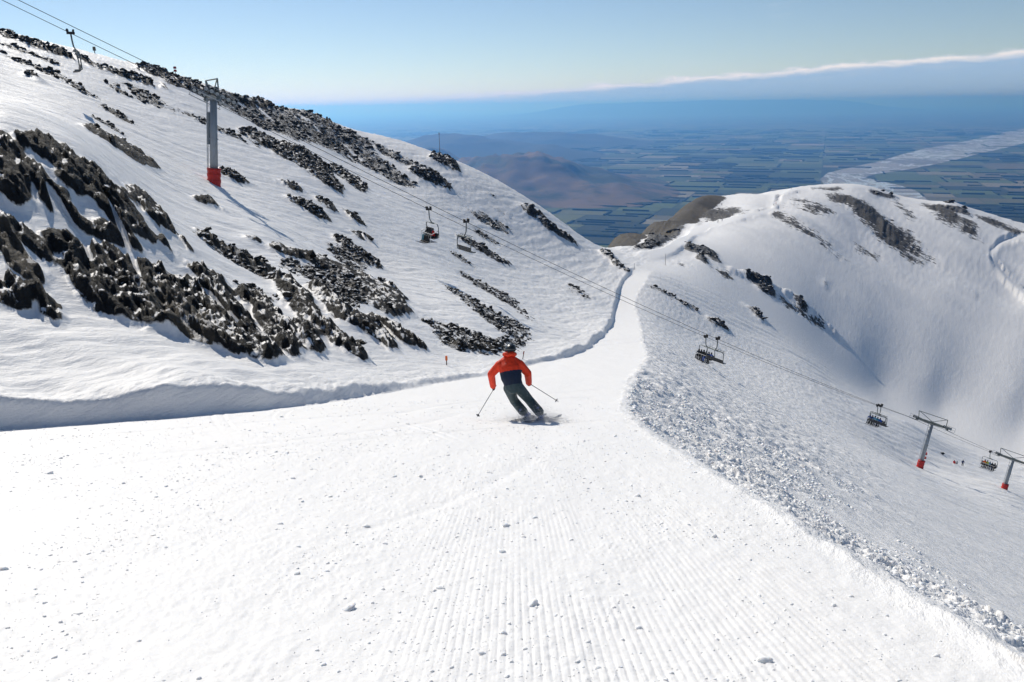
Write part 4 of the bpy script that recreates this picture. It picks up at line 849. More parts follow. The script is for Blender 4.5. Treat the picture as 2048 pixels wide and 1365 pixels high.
    for k in range(n_): h = .6*ph+.3+k*.42; bm_tube(bm, [at(h)+off-tx*.2, at(h)+off+tx*.2], .022, 5)
    for k in range(4): h = 1.8+k*(H-3)/3; bm_tube(bm, [at(h)+off*.5, at(h)+off], .03, 5)
    obj('ladder', bm_mesh('ladder', bm), steel, root)
    if big:
        bm = bmesh.new(); bm_tube(bm, [at(H*.62-1.7)+off*.75, at(H*.62+1.7)+off*.75], .23, 4)
        obj('cable_box', bm_mesh('cable_box', bm), simple('grey_box', (.22, .25, .27), .5, .2), root)
    return root
lift_tower(T_L, zL, (.10, .02), 'tall steel lift tower with red base pad alone on the left slope', True)
lift_tower(T_1, z1, (.17, .03), 'lift tower on the right slope, red pad, people sitting on the snow beyond it', False)
lift_tower(T_2, z2, (.17, .03), 'lift tower cut by the right edge of the picture, red pad', False)

# ---- six-seat chairs
def chair_parts():
    P = {}
    bm = bmesh.new(); bm_box(bm, (0, 0, .02), (.22, .62, .20)); bm_box(bm, (0, .22, .17), (.30, .18, .16)); bm_box(bm, (0, -.2, .15), (.26, .14, .14)); bm_tube(bm, [(-.16, .24, .26), (.16, .24, .26)], .10, 10); bm_tube(bm, [(-.16, -.22, .24), (.16, -.22, .24)], .08, 10)
    P['grip'] = (bm_mesh('grip', bm), rubber)
    P['hanger'] = (tube_mesh('hanger', [(0, 0, -.02), (0, -.02, -.6), (0, -.06, -1.05), (0, -.22, -1.35), (0, -.30, -1.5)], .065, 8), steel_dk)
    bm = bmesh.new(); w = 1.56; r = .38
    arc = [(-w, -.36, -2.95), (-w, -.34, -1.5-r)] + [(-w+r-r*math.cos(t), -.32, -1.5-r+r*math.sin(t)) for t in np.linspace(.3, 1.57, 5)]
    bm_tube(bm, arc + [(0, -.30, -1.5)] + [(-x, y, zz_) for x, y, zz_ in arc[::-1]], .05, 7)
    bm_box(bm, (0, -.30, -1.5), (1.1, .16, .12)); bm_tube(bm, [(-w, -.36, -2.95), (-w, .22, -3.0)], .04, 6); bm_tube(bm, [(w, -.36, -2.95), (w, .22, -3.0)], .04, 6)
    P['bail_frame'] = (bm_mesh('bail_frame', bm, True), steel_dk)
    return P
CH = chair_parts()
def seat_mesh():
    bm = bmesh.new(); prof = [(-.36, -2.5), (-.30, -2.52), (-.22, -2.95), (.22, -3.02), (.24, -3.10), (-.27, -3.05)]
    for i in range(6):
        x0 = -1.5+i*.5+.015; x1 = x0+.47
        A_ = [bm.verts.new((x0, y, zz_)) for y, zz_ in prof]; B_ = [bm.verts.new((x1, y, zz_)) for y, zz_ in prof]
        for k in range(len(prof)): bm.faces.new((A_[k], A_[(k+1) % 6], B_[(k+1) % 6], B_[k]))
        bm.faces.new(A_[::-1]); bm.faces.new(B_)
    return bm_mesh('seat', bm)
SEAT = seat_mesh()
def bar_mesh(down):
    bm = bmesh.new(); w = 1.5
    f = (lambda y, zz_: (y, zz_)) if down else (lambda y, zz_: (-.30+(zz_+2.25)*-.25, -2.0+(y+.3)*.75))
    pt = lambda x, y, zz_: (x, *f(y, zz_))
    bm_tube(bm, [pt(-w, -.30, -2.25), pt(-w, .25, -2.45), pt(-w, .42, -2.55), pt(w, .42, -2.55), pt(w, .25, -2.45), pt(w, -.30, -2.25)], .035, 6)
    for x in (-1.25, -.75, -.25, .25, .75, 1.25): bm_tube(bm, [pt(x, .42, -2.55), pt(x, .5, -3.0), pt(x, .55, -3.45)], .022, 5); bm_tube(bm, [pt(x-.2, .55, -3.45), pt(x+.2, .55, -3.45)], .025, 5)
    return bm_mesh('restraint_bar', bm)
BAR_D, BAR_U = bar_mesh(True), bar_mesh(False)
UPHILL = Matrix((ND*-1, RD*-1, Vector((0, 0, 1)))).transposed()      # local x across, y facing uphill
DOWNHILL = Matrix((ND, RD, Vector((0, 0, 1)))).transposed()
def s_at(px):
    a = ray(px, 640)[0]; return a
def chair(px, py, side, down, label, scale=1.0, swing=0.):
    s = None
    for _ in range(1):                                               # where the sight line crosses the rope in plan
        best = min(np.linspace(-58, 240, 1500), key=lambda q_: abs((lambda P_: P_.x/P_.y-ray(px, py)[0])(rope_pt(q_, side))))
    loc = rope_pt(best, side)
    R_ = (UPHILL if side < 0 else DOWNHILL)
    root = empty('chairlift_chair'); root.matrix_world = Matrix.Translation(loc) @ (R_ @ Matrix.Rotation(swing, 3, 'Y')).to_4x4() @ Matrix.Scale(1.22, 4)
    tag(root, label, 'chairlift chair', 'chairs hanging on the chairlift')
    for k, (me, mt) in CH.items(): obj(k, me, mt, root)
    obj('seat', SEAT, seat_m, root); obj('restraint_bar', BAR_D if down else BAR_U, pale_bar if down else steel_dk, root)
    return root
C0 = chair(140, 52, -1, False, 'empty chair high on the rope at the upper left against the sky', swing=.0)
C1 = chair(855, 390, -1, True, 'chair carrying four riders, one in red, above the left snow slope')
C2 = chair(933, 428, 1, False, 'empty chair with raised bar just right of the chair with the red-jacketed rider')
C3 = chair(1412, 660, -1, True, 'full chair of six riders in dark and blue, over the middle of the valley')
C4 = chair(1437, 664, 1, False, 'empty chair hanging right beside the full chair over the valley')
C5 = chair(1757, 806, -1, True, 'chair with five riders in blue just uphill of the lift tower')
C5b = chair(1763, 808, 1, False, 'empty chair seen behind the blue-jacketed riders, left of the lift tower')
C6 = chair(1981, 903, -1, True, 'chair with five riders between the two lift towers at the far right')

# ================================================================ people
def loft_capsule(bm, p0, p1, r0, r1, wide=None, k=1.0, seg=12):
    p0, p1 = Vector(p0), Vector(p1); d = p1-p0; L = d.length
    if L < 1e-5: d = Vector((0, 0, 1))
    d, u, v = frame_of(d); rings = []
    prof = [(-r0*math.cos(t), r0*math.sin(t)) for t in (.25, .7, 1.15)] + [(0, r0), (L*.33, r0+(r1-r0)*.33), (L*.66, r0+(r1-r0)*.66), (L, r1)] + [(L+r1*math.sin(t), r1*math.cos(t)) for t in (.42, .87, 1.32)]
    w = Vector(wide).normalized() if wide is not None else None
    for h, r in prof:
        ring = []
        for i in range(seg):
            t = 2*math.pi*i/seg; o_ = r*(math.cos(t)*u+math.sin(t)*v)
            if w is not None: o_ = o_ + w*(o_.dot(w))*(k-1)
            ring.append(bm.verts.new(p0+d*h+o_))
        rings.append(ring)
    for a_, b_ in zip(rings, rings[1:]):
        for i in range(seg): bm.faces.new((a_[i], a_[(i+1) % seg], b_[(i+1) % seg], b_[i]))
    bm.faces.new(rings[0][::-1]); bm.faces.new(rings[-1])
def fuse(name, bones, voxel, mats, split=None, smooth_it=4):
    """one continuous skin over the capsules; bones: (p0,p1,r0,r1,material[,wide,k])"""
    bm = bmesh.new()
    for b in bones: loft_capsule(bm, b[0], b[1], b[2], b[3], *(b[5:7] if len(b) > 5 else (None, 1.)))
    me0 = bm_mesh('tmp', bm); o = bpy.data.objects.new('tmp', me0); COL.objects.link(o)
    m_ = o.modifiers.new('r', 'REMESH'); m_.mode = 'VOXEL'; m_.voxel_size = voxel
    m2 = o.modifiers.new('s', 'SMOOTH'); m2.factor = .5; m2.iterations = smooth_it
    dg = bpy.context.evaluated_depsgraph_get(); me = bpy.data.meshes.new_from_object(o.evaluated_get(dg)); me.name = name
    bpy.data.objects.remove(o); bpy.data.meshes.remove(me0)
    for mt in mats: me.materials.append(mt)
    n = len(me.polygons); cen = np.empty(n*3, np.float32); me.polygons.foreach_get('center', cen); cen = cen.reshape(-1, 3)
    best = np.full(n, 1e9); mi = np.zeros(n, np.int32)
    for b in bones:
        A_ = np.array(b[0], float); B_ = np.array(b[1], float); d = B_-A_; t = np.clip(((cen-A_)@d)/max(d@d, 1e-9), 0, 1)
        dist = np.linalg.norm(cen-(A_+t[:, None]*d), axis=1) - (b[2]+(b[3]-b[2])*t)*(1.0 if len(b) < 6 else (1+b[6])/2)
        k = dist < best; best[k] = dist[k]; mi[k] = b[4]
    if split is not None: mi = split(cen, mi)
    me.polygons.foreach_set('material_index', mi.astype(np.int32)); me.polygons.foreach_set('use_smooth', np.ones(n, bool)); me.update()
    return me
def cloth(name, col, sheen=.2, wr=.012, sc=9., rough=.6):
    q = MT(name); c = q.objco(); n1 = q.noise(q.map(c, (1.6, 1.6, .8)), sc, 4, .5, dist=.8); n2 = q.noise(c, 260, 2)
    q.bsdf(q.mix(q.noise(c, 5., 4), tuple(v*.86 for v in col), tuple(min(1, v*1.1) for v in col)), rough, q.bump(q.math('ADD', n1, q.math('MULTIPLY', n2, .05)), wr, .9), spec=.3)
    return q.m
orange = cloth('orange_red_shell', (.80, .05, .014), wr=.045, sc=7.); navy = cloth('navy_shell', (.010, .020, .048), wr=.02); teal = cloth('slate_green_trousers', (.042, .072, .082), wr=.05, sc=6.)
blk = cloth('black_fabric', (.016, .017, .02)); boot_m = simple('blue_boot_shell', (.13, .17, .42), .35); helmet_m = simple('dark_helmet_shell', (.02, .024, .026), .28, 0, .1); skin_m = simple('skin', (.45, .26, .19), .55)
goggle_m = simple('goggle_strap', (.10, .10, .10), .7)
# ---- the skier in the foreground
J = lambda px, py, dy=0.: Vector(W(px, py, 17.5+dy))
fR, fL = J(1083, 836, -.02), J(1056, 831, .35)
fR.z = ground_z(fR.x, fR.y)+.10; fL.z = ground_z(fL.x, fL.y)+.10
aR, aL = J(1078, 824, .0), J(1046, 823, .32)
kR, kL = J(1058, 800, .26), J(1028, 801, .46)
hR, hL = J(1038, 777, .0), J(1018, 777, .06)
pel, wst, chs = J(1028, 774, .0), J(1023, 757, .06), J(1019.5, 736, .18)
sR, sL = J(1039.5, 729, .24), J(999.5, 730, .24)
nk, hd = J(1018.5, 712, .32), J(1020, 701.5, .38)
eR, eL = J(1055.5, 747, .30), J(982.5, 749, .30)
wR, wL = J(1057.5, 766, .56), J(986, 772, .56)
sid = (sR-sL).normalized(); fwd = Vector((-.1, .95, -.3)).normalized()
person = empty('person', fR - Vector((0, 0, .1))); tag(person, 'skier in orange and navy jacket, dark helmet, carving down the groomed run', 'person')
off = person.location.copy()
L_ = lambda v: v-off
bones = [(L_(pel), L_(wst), .165, .168, 1, sid, 1.36), (L_(wst), L_(chs), .168, .178, 1, sid, 1.50), (L_(chs), L_(nk-(nk-chs)*.45), .178, .140, 0, sid, 1.48), (L_(sL), L_(nk-(nk-chs)*.12), .10, .09, 0), (L_(sR), L_(nk-(nk-chs)*.12), .10, .09, 0),
         (L_(sL), L_(sR), .108, .108, 0), (L_(chs), L_(nk), .10, .075, 0), (L_(nk-(nk-chs)*.16), L_(nk+(hd-nk)*.40), .098, .108, 0, sid, 1.1), (L_(nk), L_(hd), .07, .10, 4),
         (L_(sL), L_(eL), .108, .094, 0), (L_(eL), L_(wL), .092, .078, 0), (L_(sR), L_(eR), .108, .094, 0), (L_(eR), L_(wR), .092, .078, 0),
         (L_(hL), L_(hR), .135, .135, 2), (L_(hL), L_(kL), .135, .108, 2), (L_(kL), L_(aL), .110, .116, 2), (L_(hR), L_(kR), .137, .110, 2), (L_(kR), L_(aR), .112, .118, 2)]
spine = (chs-wst).normalized(); mid = L_(wst+(chs-wst)*.62); hem = L_(pel+(wst-pel)*.18)
def jacket(cen, mi):
    h = (cen-np.array(mid))@np.array(spine); g = (cen-np.array(hem))@np.array(spine)
    lat = np.abs((cen-np.array(mid))@np.array(sid))
    torso = (mi == 0) | (mi == 1)
    arm = (mi == 0) & (lat > .27)
    mi = np.where(torso & ~arm, np.where(h > 0, 0, 1), mi)
    mi = np.where((mi == 1) & (g < 0), 2, mi); mi = np.where((mi == 2) & (g > 0), 1, mi)
    return mi
body = obj('body', fuse('body', bones, .016, [orange, navy, teal, blk, skin_m], jacket, 3), None, person)
up_h = (hd-nk).normalized()
def shell(name, c, r, ex, mat, parent, cut=None):
    bm = bmesh.new(); bmesh.ops.create_icosphere(bm, subdivisions=3, radius=1)
    if cut is not None: bmesh.ops.delete(bm, geom=[v for v in bm.verts if v.co.z < cut], context='VERTS')
    R_ = Matrix((sid, fwd, up_h)).transposed()
    for v in bm.verts: v.co = Vector(c) + R_ @ Vector((v.co.x*r*ex[0], v.co.y*r*ex[1], v.co.z*r*ex[2]))
    return obj(name, bm_mesh(name, bm, True), mat, parent)
hel = shell('helmet', L_(hd+up_h*.02), .142, (.95, 1.12, 1.08), helmet_m, person, -.45)
bm = bmesh.new(); R_ = Matrix((sid, fwd, up_h)).transposed(); ring = []
for t in np.linspace(0, 2*math.pi, 25): ring.append(L_(hd) + R_ @ Vector((.140*math.cos(t), .163*math.sin(t), .02)))
bm_tube(bm, ring, .013, 6); obj('goggle_strap', bm_mesh('goggle_strap', bm, True), goggle_m, hel)
# hood lying on the back of the neck
bm = bmesh.new()
for i in range(7):
    t = math.pi*(1.08+.84*i/6); c_ = L_(nk+up_h*.035) + R_ @ Vector((.125*math.cos(t), .115*math.sin(t)-.01, .012*math.sin(i*2.1)))
    t2 = math.pi*(1.08+.84*min(i+1, 6)/6); c2_ = L_(nk+up_h*.035) + R_ @ Vector((.125*math.cos(t2), .115*math.sin(t2)-.01, .0))
    loft_capsule(bm, c_, c2_, .050, .050)
obj('hood', bm_mesh('hood', bm, True), orange, person)
def boot(f, a):
    d = (f-a).normalized(); toe = f + Vector((.03, .17, -.05))
    bm = bmesh.new()
    me = fuse('boot', [(L_(a+d*-.06), L_(f), .085, .075, 0), (L_(f-Vector((.02, .08, .0))), L_(toe), .068, .055, 0)], .018, [boot_m], None, 3)
    return obj('boot', me, None, person)
boot(fR, aR); boot(fL, aL)
def glove(w, e, tip):
    d = (w-e).normalized(); pd = (tip-w).normalized(); s_ = pd.cross(d).normalized()
    palm = w+d*.075; bones_ = [(L_(w-d*.03), L_(palm), .05, .046, 0)]
    ax_ = -pd
    for i, (ln, o_) in enumerate(((.036, .036), (.042, .012), (.040, -.012), (.032, -.034))):
        k0_ = palm + ax_*o_ + d*.012; k1_ = k0_+d*.02+s_*ln; k2_ = k1_ - d*.035+s_*.004
        bones_ += [(L_(k0_), L_(k1_), .0125, .012, 0), (L_(k1_), L_(k2_), .012, .011, 0)]
    th0 = w+d*.03+ax_*.03; bones_ += [(L_(th0), L_(th0+s_*.035+ax_*.03), .014, .013, 0), (L_(th0+s_*.035+ax_*.03), L_(th0+s_*.06+ax_*.02+d*.02), .013, .011, 0)]
    obj('glove', fuse('glove', bones_, .009, [blk], None, 1), None, person)
    return palm+s_*.028
tipL, tipR = J(955.5, 832, .55), J(1114, 802, .45)
gl = glove(wL, eL, tipL); gr = glove(wR, eR, tipR)
pole_m = simple('ski_pole_alloy', (.10, .11, .12), .35, .6); basket_m = simple('pole_basket', (.13, .14, .15), .6)
for g_, tp, lab in ((gl, tipL, "ski pole held in the skier's left hand, angled down to the left"), (gr, tipR, "ski pole held in the skier's right hand, trailing out to the right")):
    d = (tp-g_).normalized(); top = g_-d*.09; root = empty('ski_pole', top); tag(root, lab, 'ski pole', "the foreground skier's poles")
    q0 = lambda v: v-top
    obj('shaft', tube_mesh('shaft', [q0(top+d*.1), q0(tp), q0(tp+d*.05)], [.0095, .0075, .003], 8), pole_m, root)
    obj('grip', tube_mesh('grip', [q0(top), q0(top+d*.02), q0(top+d*.15)], [.019, .018, .015], 10), blk, root)
    bm = bmesh.new(); bm_tube(bm, [q0(tp-d*.035), q0(tp-d*.02), q0(tp-d*.005)], [.022, .048, .046], 14); obj('basket', bm_mesh('basket', bm), basket_m, root)
ski_m = simple('ski_topsheet', (.05, .06, .09), .35)
def ski(f, head, roll, label, g=None):
    h = Vector((math.sin(head), math.cos(head), 0)); c = Vector((f.x, f.y, 0)) + h*.08
    p_ = []
    root = empty('ski', (c.x, c.y, ground_z(c.x, c.y))); tag(root, label, 'ski', "the foreground skier's skis")
    bm = bmesh.new(); N_ = 18; R_ = []
    for i in range(N_+1):
        t = i/N_; s = -.78+1.6*t; wdt = .05+.012*(2*t-1)**2*1.6; wdt *= 1 if t < .95 else .6
        q_ = c+h*s; n_ = ground_n(q_.x, q_.y); lat = h.cross(n_).normalized()
        zz_ = ground_z(q_.x, q_.y)+.012 + (.9*max(0, t-.88)**1.3)
        ct_ = Vector((q_.x, q_.y, zz_)) - root.location
        e = math.tan(roll)
        R_.append([bm.verts.new(ct_+lat*sg*wdt+Vector((0, 0, hh+(wdt*sg*e if sg*e > 0 else 0)))) for sg, hh in ((-1, 0), (1, 0), (1, .016), (-1, .016))])
    for a_, b_ in zip(R_, R_[1:]):
        for k in range(4): bm.faces.new((a_[k], a_[(k+1) % 4], b_[(k+1) % 4], b_[k]))
    bm.faces.new(R_[0][::-1]); bm.faces.new(R_[-1])
    obj('blade', bm_mesh('blade', bm), ski_m, root)
    for s in (-.16, .18):
        bm = bmesh.new()
        q_ = c+h*(s-.05); bm_box(bm, Vector((q_.x, q_.y, ground_z(q_.x, q_.y)+.045))-root.location, (.07, .13, .05), Matrix.Rotation(-head, 3, 'Z'))
        obj('binding', bm_mesh('binding', bm), blk, root)
ski(fR, math.radians(33), .35, "skier's right ski, outer one of the turn")
ski(fL, math.radians(30), .35, "skier's left ski, inner one of the turn")
# ---- riders
def seated(name='body'):
    b = []
    for s in (-1, 1):
        b += [((s*.10, 0, .10), (s*.12, .42, .12), .095, .075, 1), ((s*.12, .42, .12), (s*.13, .50, -.32), .075, .07, 1), ((s*.13, .48, -.36), (s*.13, .66, -.40), .065, .055, 2),
              ((s*.21, -.02, .56), (s*.27, .10, .32), .07, .062, 0), ((s*.27, .10, .32), (s*.17, .34, .30), .06, .05, 0), ((s*.17, .34, .30), (s*.14, .40, .31), .05, .045, 2)]
    b += [((0, -.05, .12), (0, -.06, .36), .15, .155, 0, (1, 0, 0), 1.25), ((0, -.06, .36), (0, -.03, .54), .155, .13, 0, (1, 0, 0), 1.3), ((0, -.02, .60), (0, .0, .70), .07, .07, 0), ((0, .0, .76), (0, .01, .82), .115, .11, 3)]
    return b
def standing():
    b = []
    for s in (-1, 1):
        b += [((s*.10, 0, .88), (s*.13, .05, .48), .10, .08, 1), ((s*.13, .05, .48), (s*.14, .0, .14), .078, .075, 1), ((s*.14, -.03, .08), (s*.14, .16, .06), .065, .055, 2),
              ((s*.21, 0, 1.38), (s*.30, .02, 1.12), .07, .06, 0), ((s*.30, .02, 1.12), (s*.24, .22, 1.0), .06, .05, 0), ((s*.24, .22, 1.0), (s*.22, .27, .98), .05, .045, 2)]
    b += [((0, 0, .92), (0, 0, 1.2), .145, .155, 0, (1, 0, 0), 1.2), ((0, 0, 1.2), (0, 0, 1.38), .155, .12, 0, (1, 0, 0), 1.3), ((0, 0, 1.42), (0, 0, 1.54), .065, .065, 0), ((0, .01, 1.60), (0, .02, 1.67), .115, .11, 3)]
    return b
def on_snow():
    b = []
    for s in (-1, 1):
        b += [((s*.10, 0, .12), (s*.16, .40, .34), .10, .08, 1), ((s*.16, .40, .34), (s*.17, .72, .10), .078, .07, 1), ((s*.17, .74, .08), (s*.18, .84, .16), .06, .055, 2),
              ((s*.21, -.04, .58), (s*.28, .14, .40), .07, .06, 0), ((s*.28, .14, .40), (s*.18, .36, .42), .06, .05, 0)]
    b += [((0, -.03, .14), (0, -.06, .38), .155, .16, 0, (1, 0, 0), 1.25), ((0, -.06, .38), (0, -.02, .56), .155, .13, 0, (1, 0, 0), 1.3), ((0, 0, .6), (0, .02, .74), .07, .07, 0), ((0, .03, .78), (0, .04, .84), .115, .11, 3)]
    return b
fab = {k: cloth('jacket_'+k, v, wr=.02) for k, v in dict(black=(.014, .015, .017), charcoal=(.03, .033, .038), blue=(.018, .09, .42), teal=(.03, .24, .32), red=(.55, .025, .02), navy=(.015, .032, .11), sky=(.16, .38, .58), lime=(.48, .55, .06), orange=(.55, .11, .02), white=(.6, .62, .64)).items()}
SEATED = fuse('rider_body', seated(), .03, [fab['black']]*4, None, 3)
STAND = fuse('standing_body', standing(), .03, [fab['black']]*4, None, 3)
ONSNOW = fuse('sitting_body', on_snow(), .03, [fab['black']]*4, None, 3)
def rider_skis():
    bm = bmesh.new()
    for s in (-1, 1):
        pts = [(s*.13, -.35, -.46), (s*.13, .2, -.47), (s*.13, .9, -.47), (s*.13, 1.16, -.42), (s*.13, 1.24, -.37)]
        for a_, b_ in zip(pts, pts[1:]):
            v = [bm.verts.new((x+dx, y, zz_+dz)) for (x, y, zz_) in (a_, b_) for dx, dz in ((-.045, 0), (.045, 0), (.045, .02), (-.045, .02))]
            for k in range(4): bm.faces.new((v[k], v[(k+1) % 4], v[4+(k+1) % 4], v[4+k]))
    return bm_mesh('skis', bm)
RSK = rider_skis()
sk_cols = [simple('ski_'+n_, c_, .4) for n_, c_ in (('yellow', (.4, .4, .06)), ('grey', (.12, .12, .13)), ('brown', (.12, .07, .04)), ('black', (.03, .03, .035)))]
hel_cols = [simple('helmet_'+n_, c_, .35) for n_, c_ in (('black', (.02, .02, .022)), ('grey', (.06, .06, .065)), ('charcoal', (.03, .03, .035)))]
def person_obj(me, M_, jac, pants, label, group, skis=False, tilt=0.):
    r = empty('person'); r.matrix_world = M_
    tag(r, label, 'person', group)
    b = obj('body', me, None, r)
    for i, mt in enumerate((fab[jac], fab[pants], fab['black'], random.choice(hel_cols))):
        b.material_slots[i].link = 'OBJECT'; b.material_slots[i].material = mt
    if skis: obj('skis', RSK, random.choice(sk_cols), r)
    return r
def fill(ch, seats, where):
    n_ = len(seats)
    bpy.context.view_layer.update()
    for i, (slot, jac, pants, txt) in enumerate(seats):
        M_ = ch.matrix_world @ Matrix.Translation((-1.25+slot*.5, -.04, -3.0)) @ Matrix.Rotation(random.uniform(-.12, .12), 4, 'Z') @ Matrix.Scale(random.uniform(1.08, 1.2), 4)
        person_obj(SEATED, M_, jac, pants, txt, 'riders on the chairlift', skis=True)
fill(C1, [(4, 'black', 'teal', 'rider in black with teal trousers, leftmost on the chair above the left slope'), (3, 'charcoal', 'black', 'rider in charcoal second from left on the chair above the left slope'), (2, 'black', 'black', 'rider in black next to the red-jacketed rider'), (1, 'red', 'black', 'rider in red jacket on the chair above the left slope')], '')
fill(C3, [(5, 'black', 'black', 'rider in black at the left end of the full six-rider chair'), (4, 'charcoal', 'black', 'rider in charcoal second from left on the full six-rider chair'), (3, 'black', 'charcoal', 'rider in black third from left on the full six-rider chair'), (2, 'charcoal', 'blue', 'rider with blue trousers fourth from left on the full six-rider chair'), (1, 'navy', 'black', 'rider in navy fifth from left on the full six-rider chair'), (0, 'blue', 'black', 'rider in bright blue at the right end of the full six-rider chair')], '')
fill(C5, [(5, 'blue', 'black', 'rider in blue, leftmost on the chair uphill of the tower'), (4, 'navy', 'black', 'rider in navy second from left on the chair uphill of the tower'), (3, 'sky', 'black', 'rider in pale blue in the middle of the chair uphill of the tower'), (2, 'teal', 'navy', 'rider in teal fourth from left on the chair uphill of the tower'), (1, 'blue', 'black', 'rider in blue, rightmost on the chair uphill of the tower')], '')
fill(C6, [(4, 'orange', 'black', 'rider in orange, leftmost on the chair between the two towers'), (3, 'lime', 'black', 'rider in lime jacket on the chair between the two towers'), (2, 'sky', 'charcoal', 'rider in pale blue on the chair between the two towers'), (1, 'black', 'navy', 'rider in black next to the right end of the chair between the two towers'), (0, 'charcoal', 'black', 'rider in charcoal, right end of the chair between the two towers')], '')
# ---- people on the snow
def stand_at(me, x, y, head, jac, pants, label, group, sc=1.):
    M_ = Matrix.Translation((x, y, ground_z(x, y)-.03)) @ Matrix.Rotation(head, 4, 'Z') @ Matrix.Scale(sc, 4)
    return person_obj(me, M_, jac, pants, label, group)
stand_at(ONSNOW, 119.8, 198.9, 2.6, 'red', 'red', 'person in red sitting on the snow right of the lift tower', 'people resting by the lift tower', 1.1)
stand_at(ONSNOW, 123.0, 203.0, 2.4, 'white', 'charcoal', 'person in white sitting between the red one and the standing one', 'people resting by the lift tower', 1.1)
stand_at(STAND, 126.0, 205.2, 2.9, 'navy', 'black', 'person in dark clothes standing beside the two sitting on the snow', 'people resting by the lift tower', 1.1)
for (x, y, jc, lab) in ((185.6, 706, 'black', 'tiny skier on the snowfield at the left end of the far summit'), (218.9, 668, 'navy', 'tiny skier where the ridge road bends below the far summit'), (221.5, 671, 'red', 'tiny skier in red at the bend of the ridge road'), (259.4, 746, 'black', 'tiny skier on the ridge road just under the far summit'), (152, 586, 'charcoal', 'tiny skier on the lower ridge road left of the bowl'), (156, 590, 'navy', 'tiny skier second on the lower ridge road left of the bowl')):
    stand_at(STAND, x, y, random.uniform(0, 6), jc, 'black', lab, 'tiny skiers on the far ridge', 1.15)

# ================================================================ markers and posts
pole_or = simple('orange_marker', (.75, .16, .03), .5); pole_dk = simple('weathered_post', (.10, .06, .045), .8); wood_m = simple('grey_post', (.13, .12, .11), .8)
def marker(name, x, y, h, r, mat, label, cat, lean=(0, 0), flag=None):
    root = empty(name, (x, y, ground_z(x, y))); tag(root, label, cat)
    obj('pole', tube_mesh('pole', [(0, 0, -.3), (lean[0]*h, lean[1]*h, h)], [r, r*.8], 8), mat, root)
    if flag:
        bm = bmesh.new()
        for (h0, h1, rr) in flag[0]: bm_tube(bm, [(lean[0]*h0, lean[1]*h0, h0), (lean[0]*h1, lean[1]*h1, h1)], [rr, rr*.9], 10)
        obj('marker_head', bm_mesh('marker_head', bm), flag[1], root)
    return root
marker('trail_marker', -3.85, 44.6, .55, .035, pole_dk, 'short post with orange head on the bank left of the skier', 'marker', flag=([(.30, .56, .075)], pole_or))
marker('snow_stake', .75, 58.0, .62, .035, pole_dk, "thin tilted stake just right of the skier's head", 'stake', (.25, 0), flag=([(.40, .62, .045)], simple('dull_red', (.25, .05, .03), .7)))
red_s = simple('red_sign', (.45, .03, .02), .6)
marker('trail_marker', -65.1, 165.2, 1.9, .07, pole_dk, 'red and white banded marker pole on the left skyline', 'marker', flag=([(.9, 1.25, .30), (1.45, 1.85, .30)], red_s))
marker('trail_marker', 101.5, 181.0, 1.7, .09, red_s, 'small red marker just right of the lift tower pad', 'marker', flag=([(.15, .5, .42), (1.2, 1.7, .5)], red_s))
marker('snow_stake', -54.5, 249, 2.0, .12, pole_dk, 'dark stake on the left skyline where it drops to the plain', 'stake', flag=([(1.1, 2.0, .28)], pole_dk))
marker('snow_stake', -77.0, 158.5, 1.2, .09, wood_m, 'tiny post standing on the snowy part of the left skyline', 'stake', flag=([(.5, 1.2, .28)], wood_m))
marker('snow_stake', 65.2, 333, 5.0, .10, wood_m, 'tall thin post in the saddle beyond the groomed run', 'stake')
marker('snow_stake', 42.4, 271, 2.3, .08, wood_m, 'short post on the snow just above the bend of the run', 'stake')
marker('mast', -24.3, 286.7, 7.5, .09, wood_m, 'slim mast on the rocky knob of the left ridge', 'mast', flag=([(6.8, 7.4, .16)], wood_m))
def pack(x, y, r, label, mat):
    bm = bmesh.new(); bmesh.ops.create_icosphere(bm, subdivisions=2, radius=r)
    for v in bm.verts: v.co.z *= .55; v.co.x *= 1.25; v.co += Vector((random.uniform(-.1, .1),)*3)*r
    o = obj('backpack', bm_mesh('backpack', bm, True), mat); o.location = (x, y, ground_z(x, y)+r*.4); tag(o, label, 'backpack')
pack(122.7, 210.1, .55, 'dark pack lying on the snow uphill of the sitting people', fab['black'])

# ================================================================ rocks and loose snow
def rock_proto(seed, sub=2):
    r_ = random.Random(seed); bm = bmesh.new(); bmesh.ops.create_icosphere(bm, subdivisions=sub, radius=1)
    pl = [(Vector((r_.gauss(0, 1), r_.gauss(0, 1), r_.gauss(0, .8))).normalized(), r_.uniform(.42, .8)) for _ in range(11)]
    for v in bm.verts:
        for n_, d_ in pl:
            e = v.co.dot(n_)-d_
            if e > 0: v.co -= n_*e
        v.co *= 1+r_.uniform(-.05, .05)
    me = bm_mesh('boulder', bm, False); return me
q = MT('boulder_rock'); p = q.pos(); g_ = q.n('ShaderNodeNewGeometry'); s_ = q.n('ShaderNodeSeparateXYZ'); q.t.links.new(g_.outputs['Normal'], s_.inputs[0])
nf = q.noise(p, 2.2, 8, .65); sn_ = q.rng(q.math('ADD', s_.outputs[2], q.math('MULTIPLY', q.math('SUBTRACT', nf, .5), .9)), .88, .98)
q.bsdf(q.mix(sn_, q.mix(q.rng(nf, .3, .7), (.009, .009, .009), (.042, .038, .032)), (.86, .87, .88)), .8, q.bump(nf, .25, .7), spec=.3)
boulder_m = q.m
protos = [rock_proto(s) for s in range(8)]
for pm in protos: pm.materials.append(boulder_m)
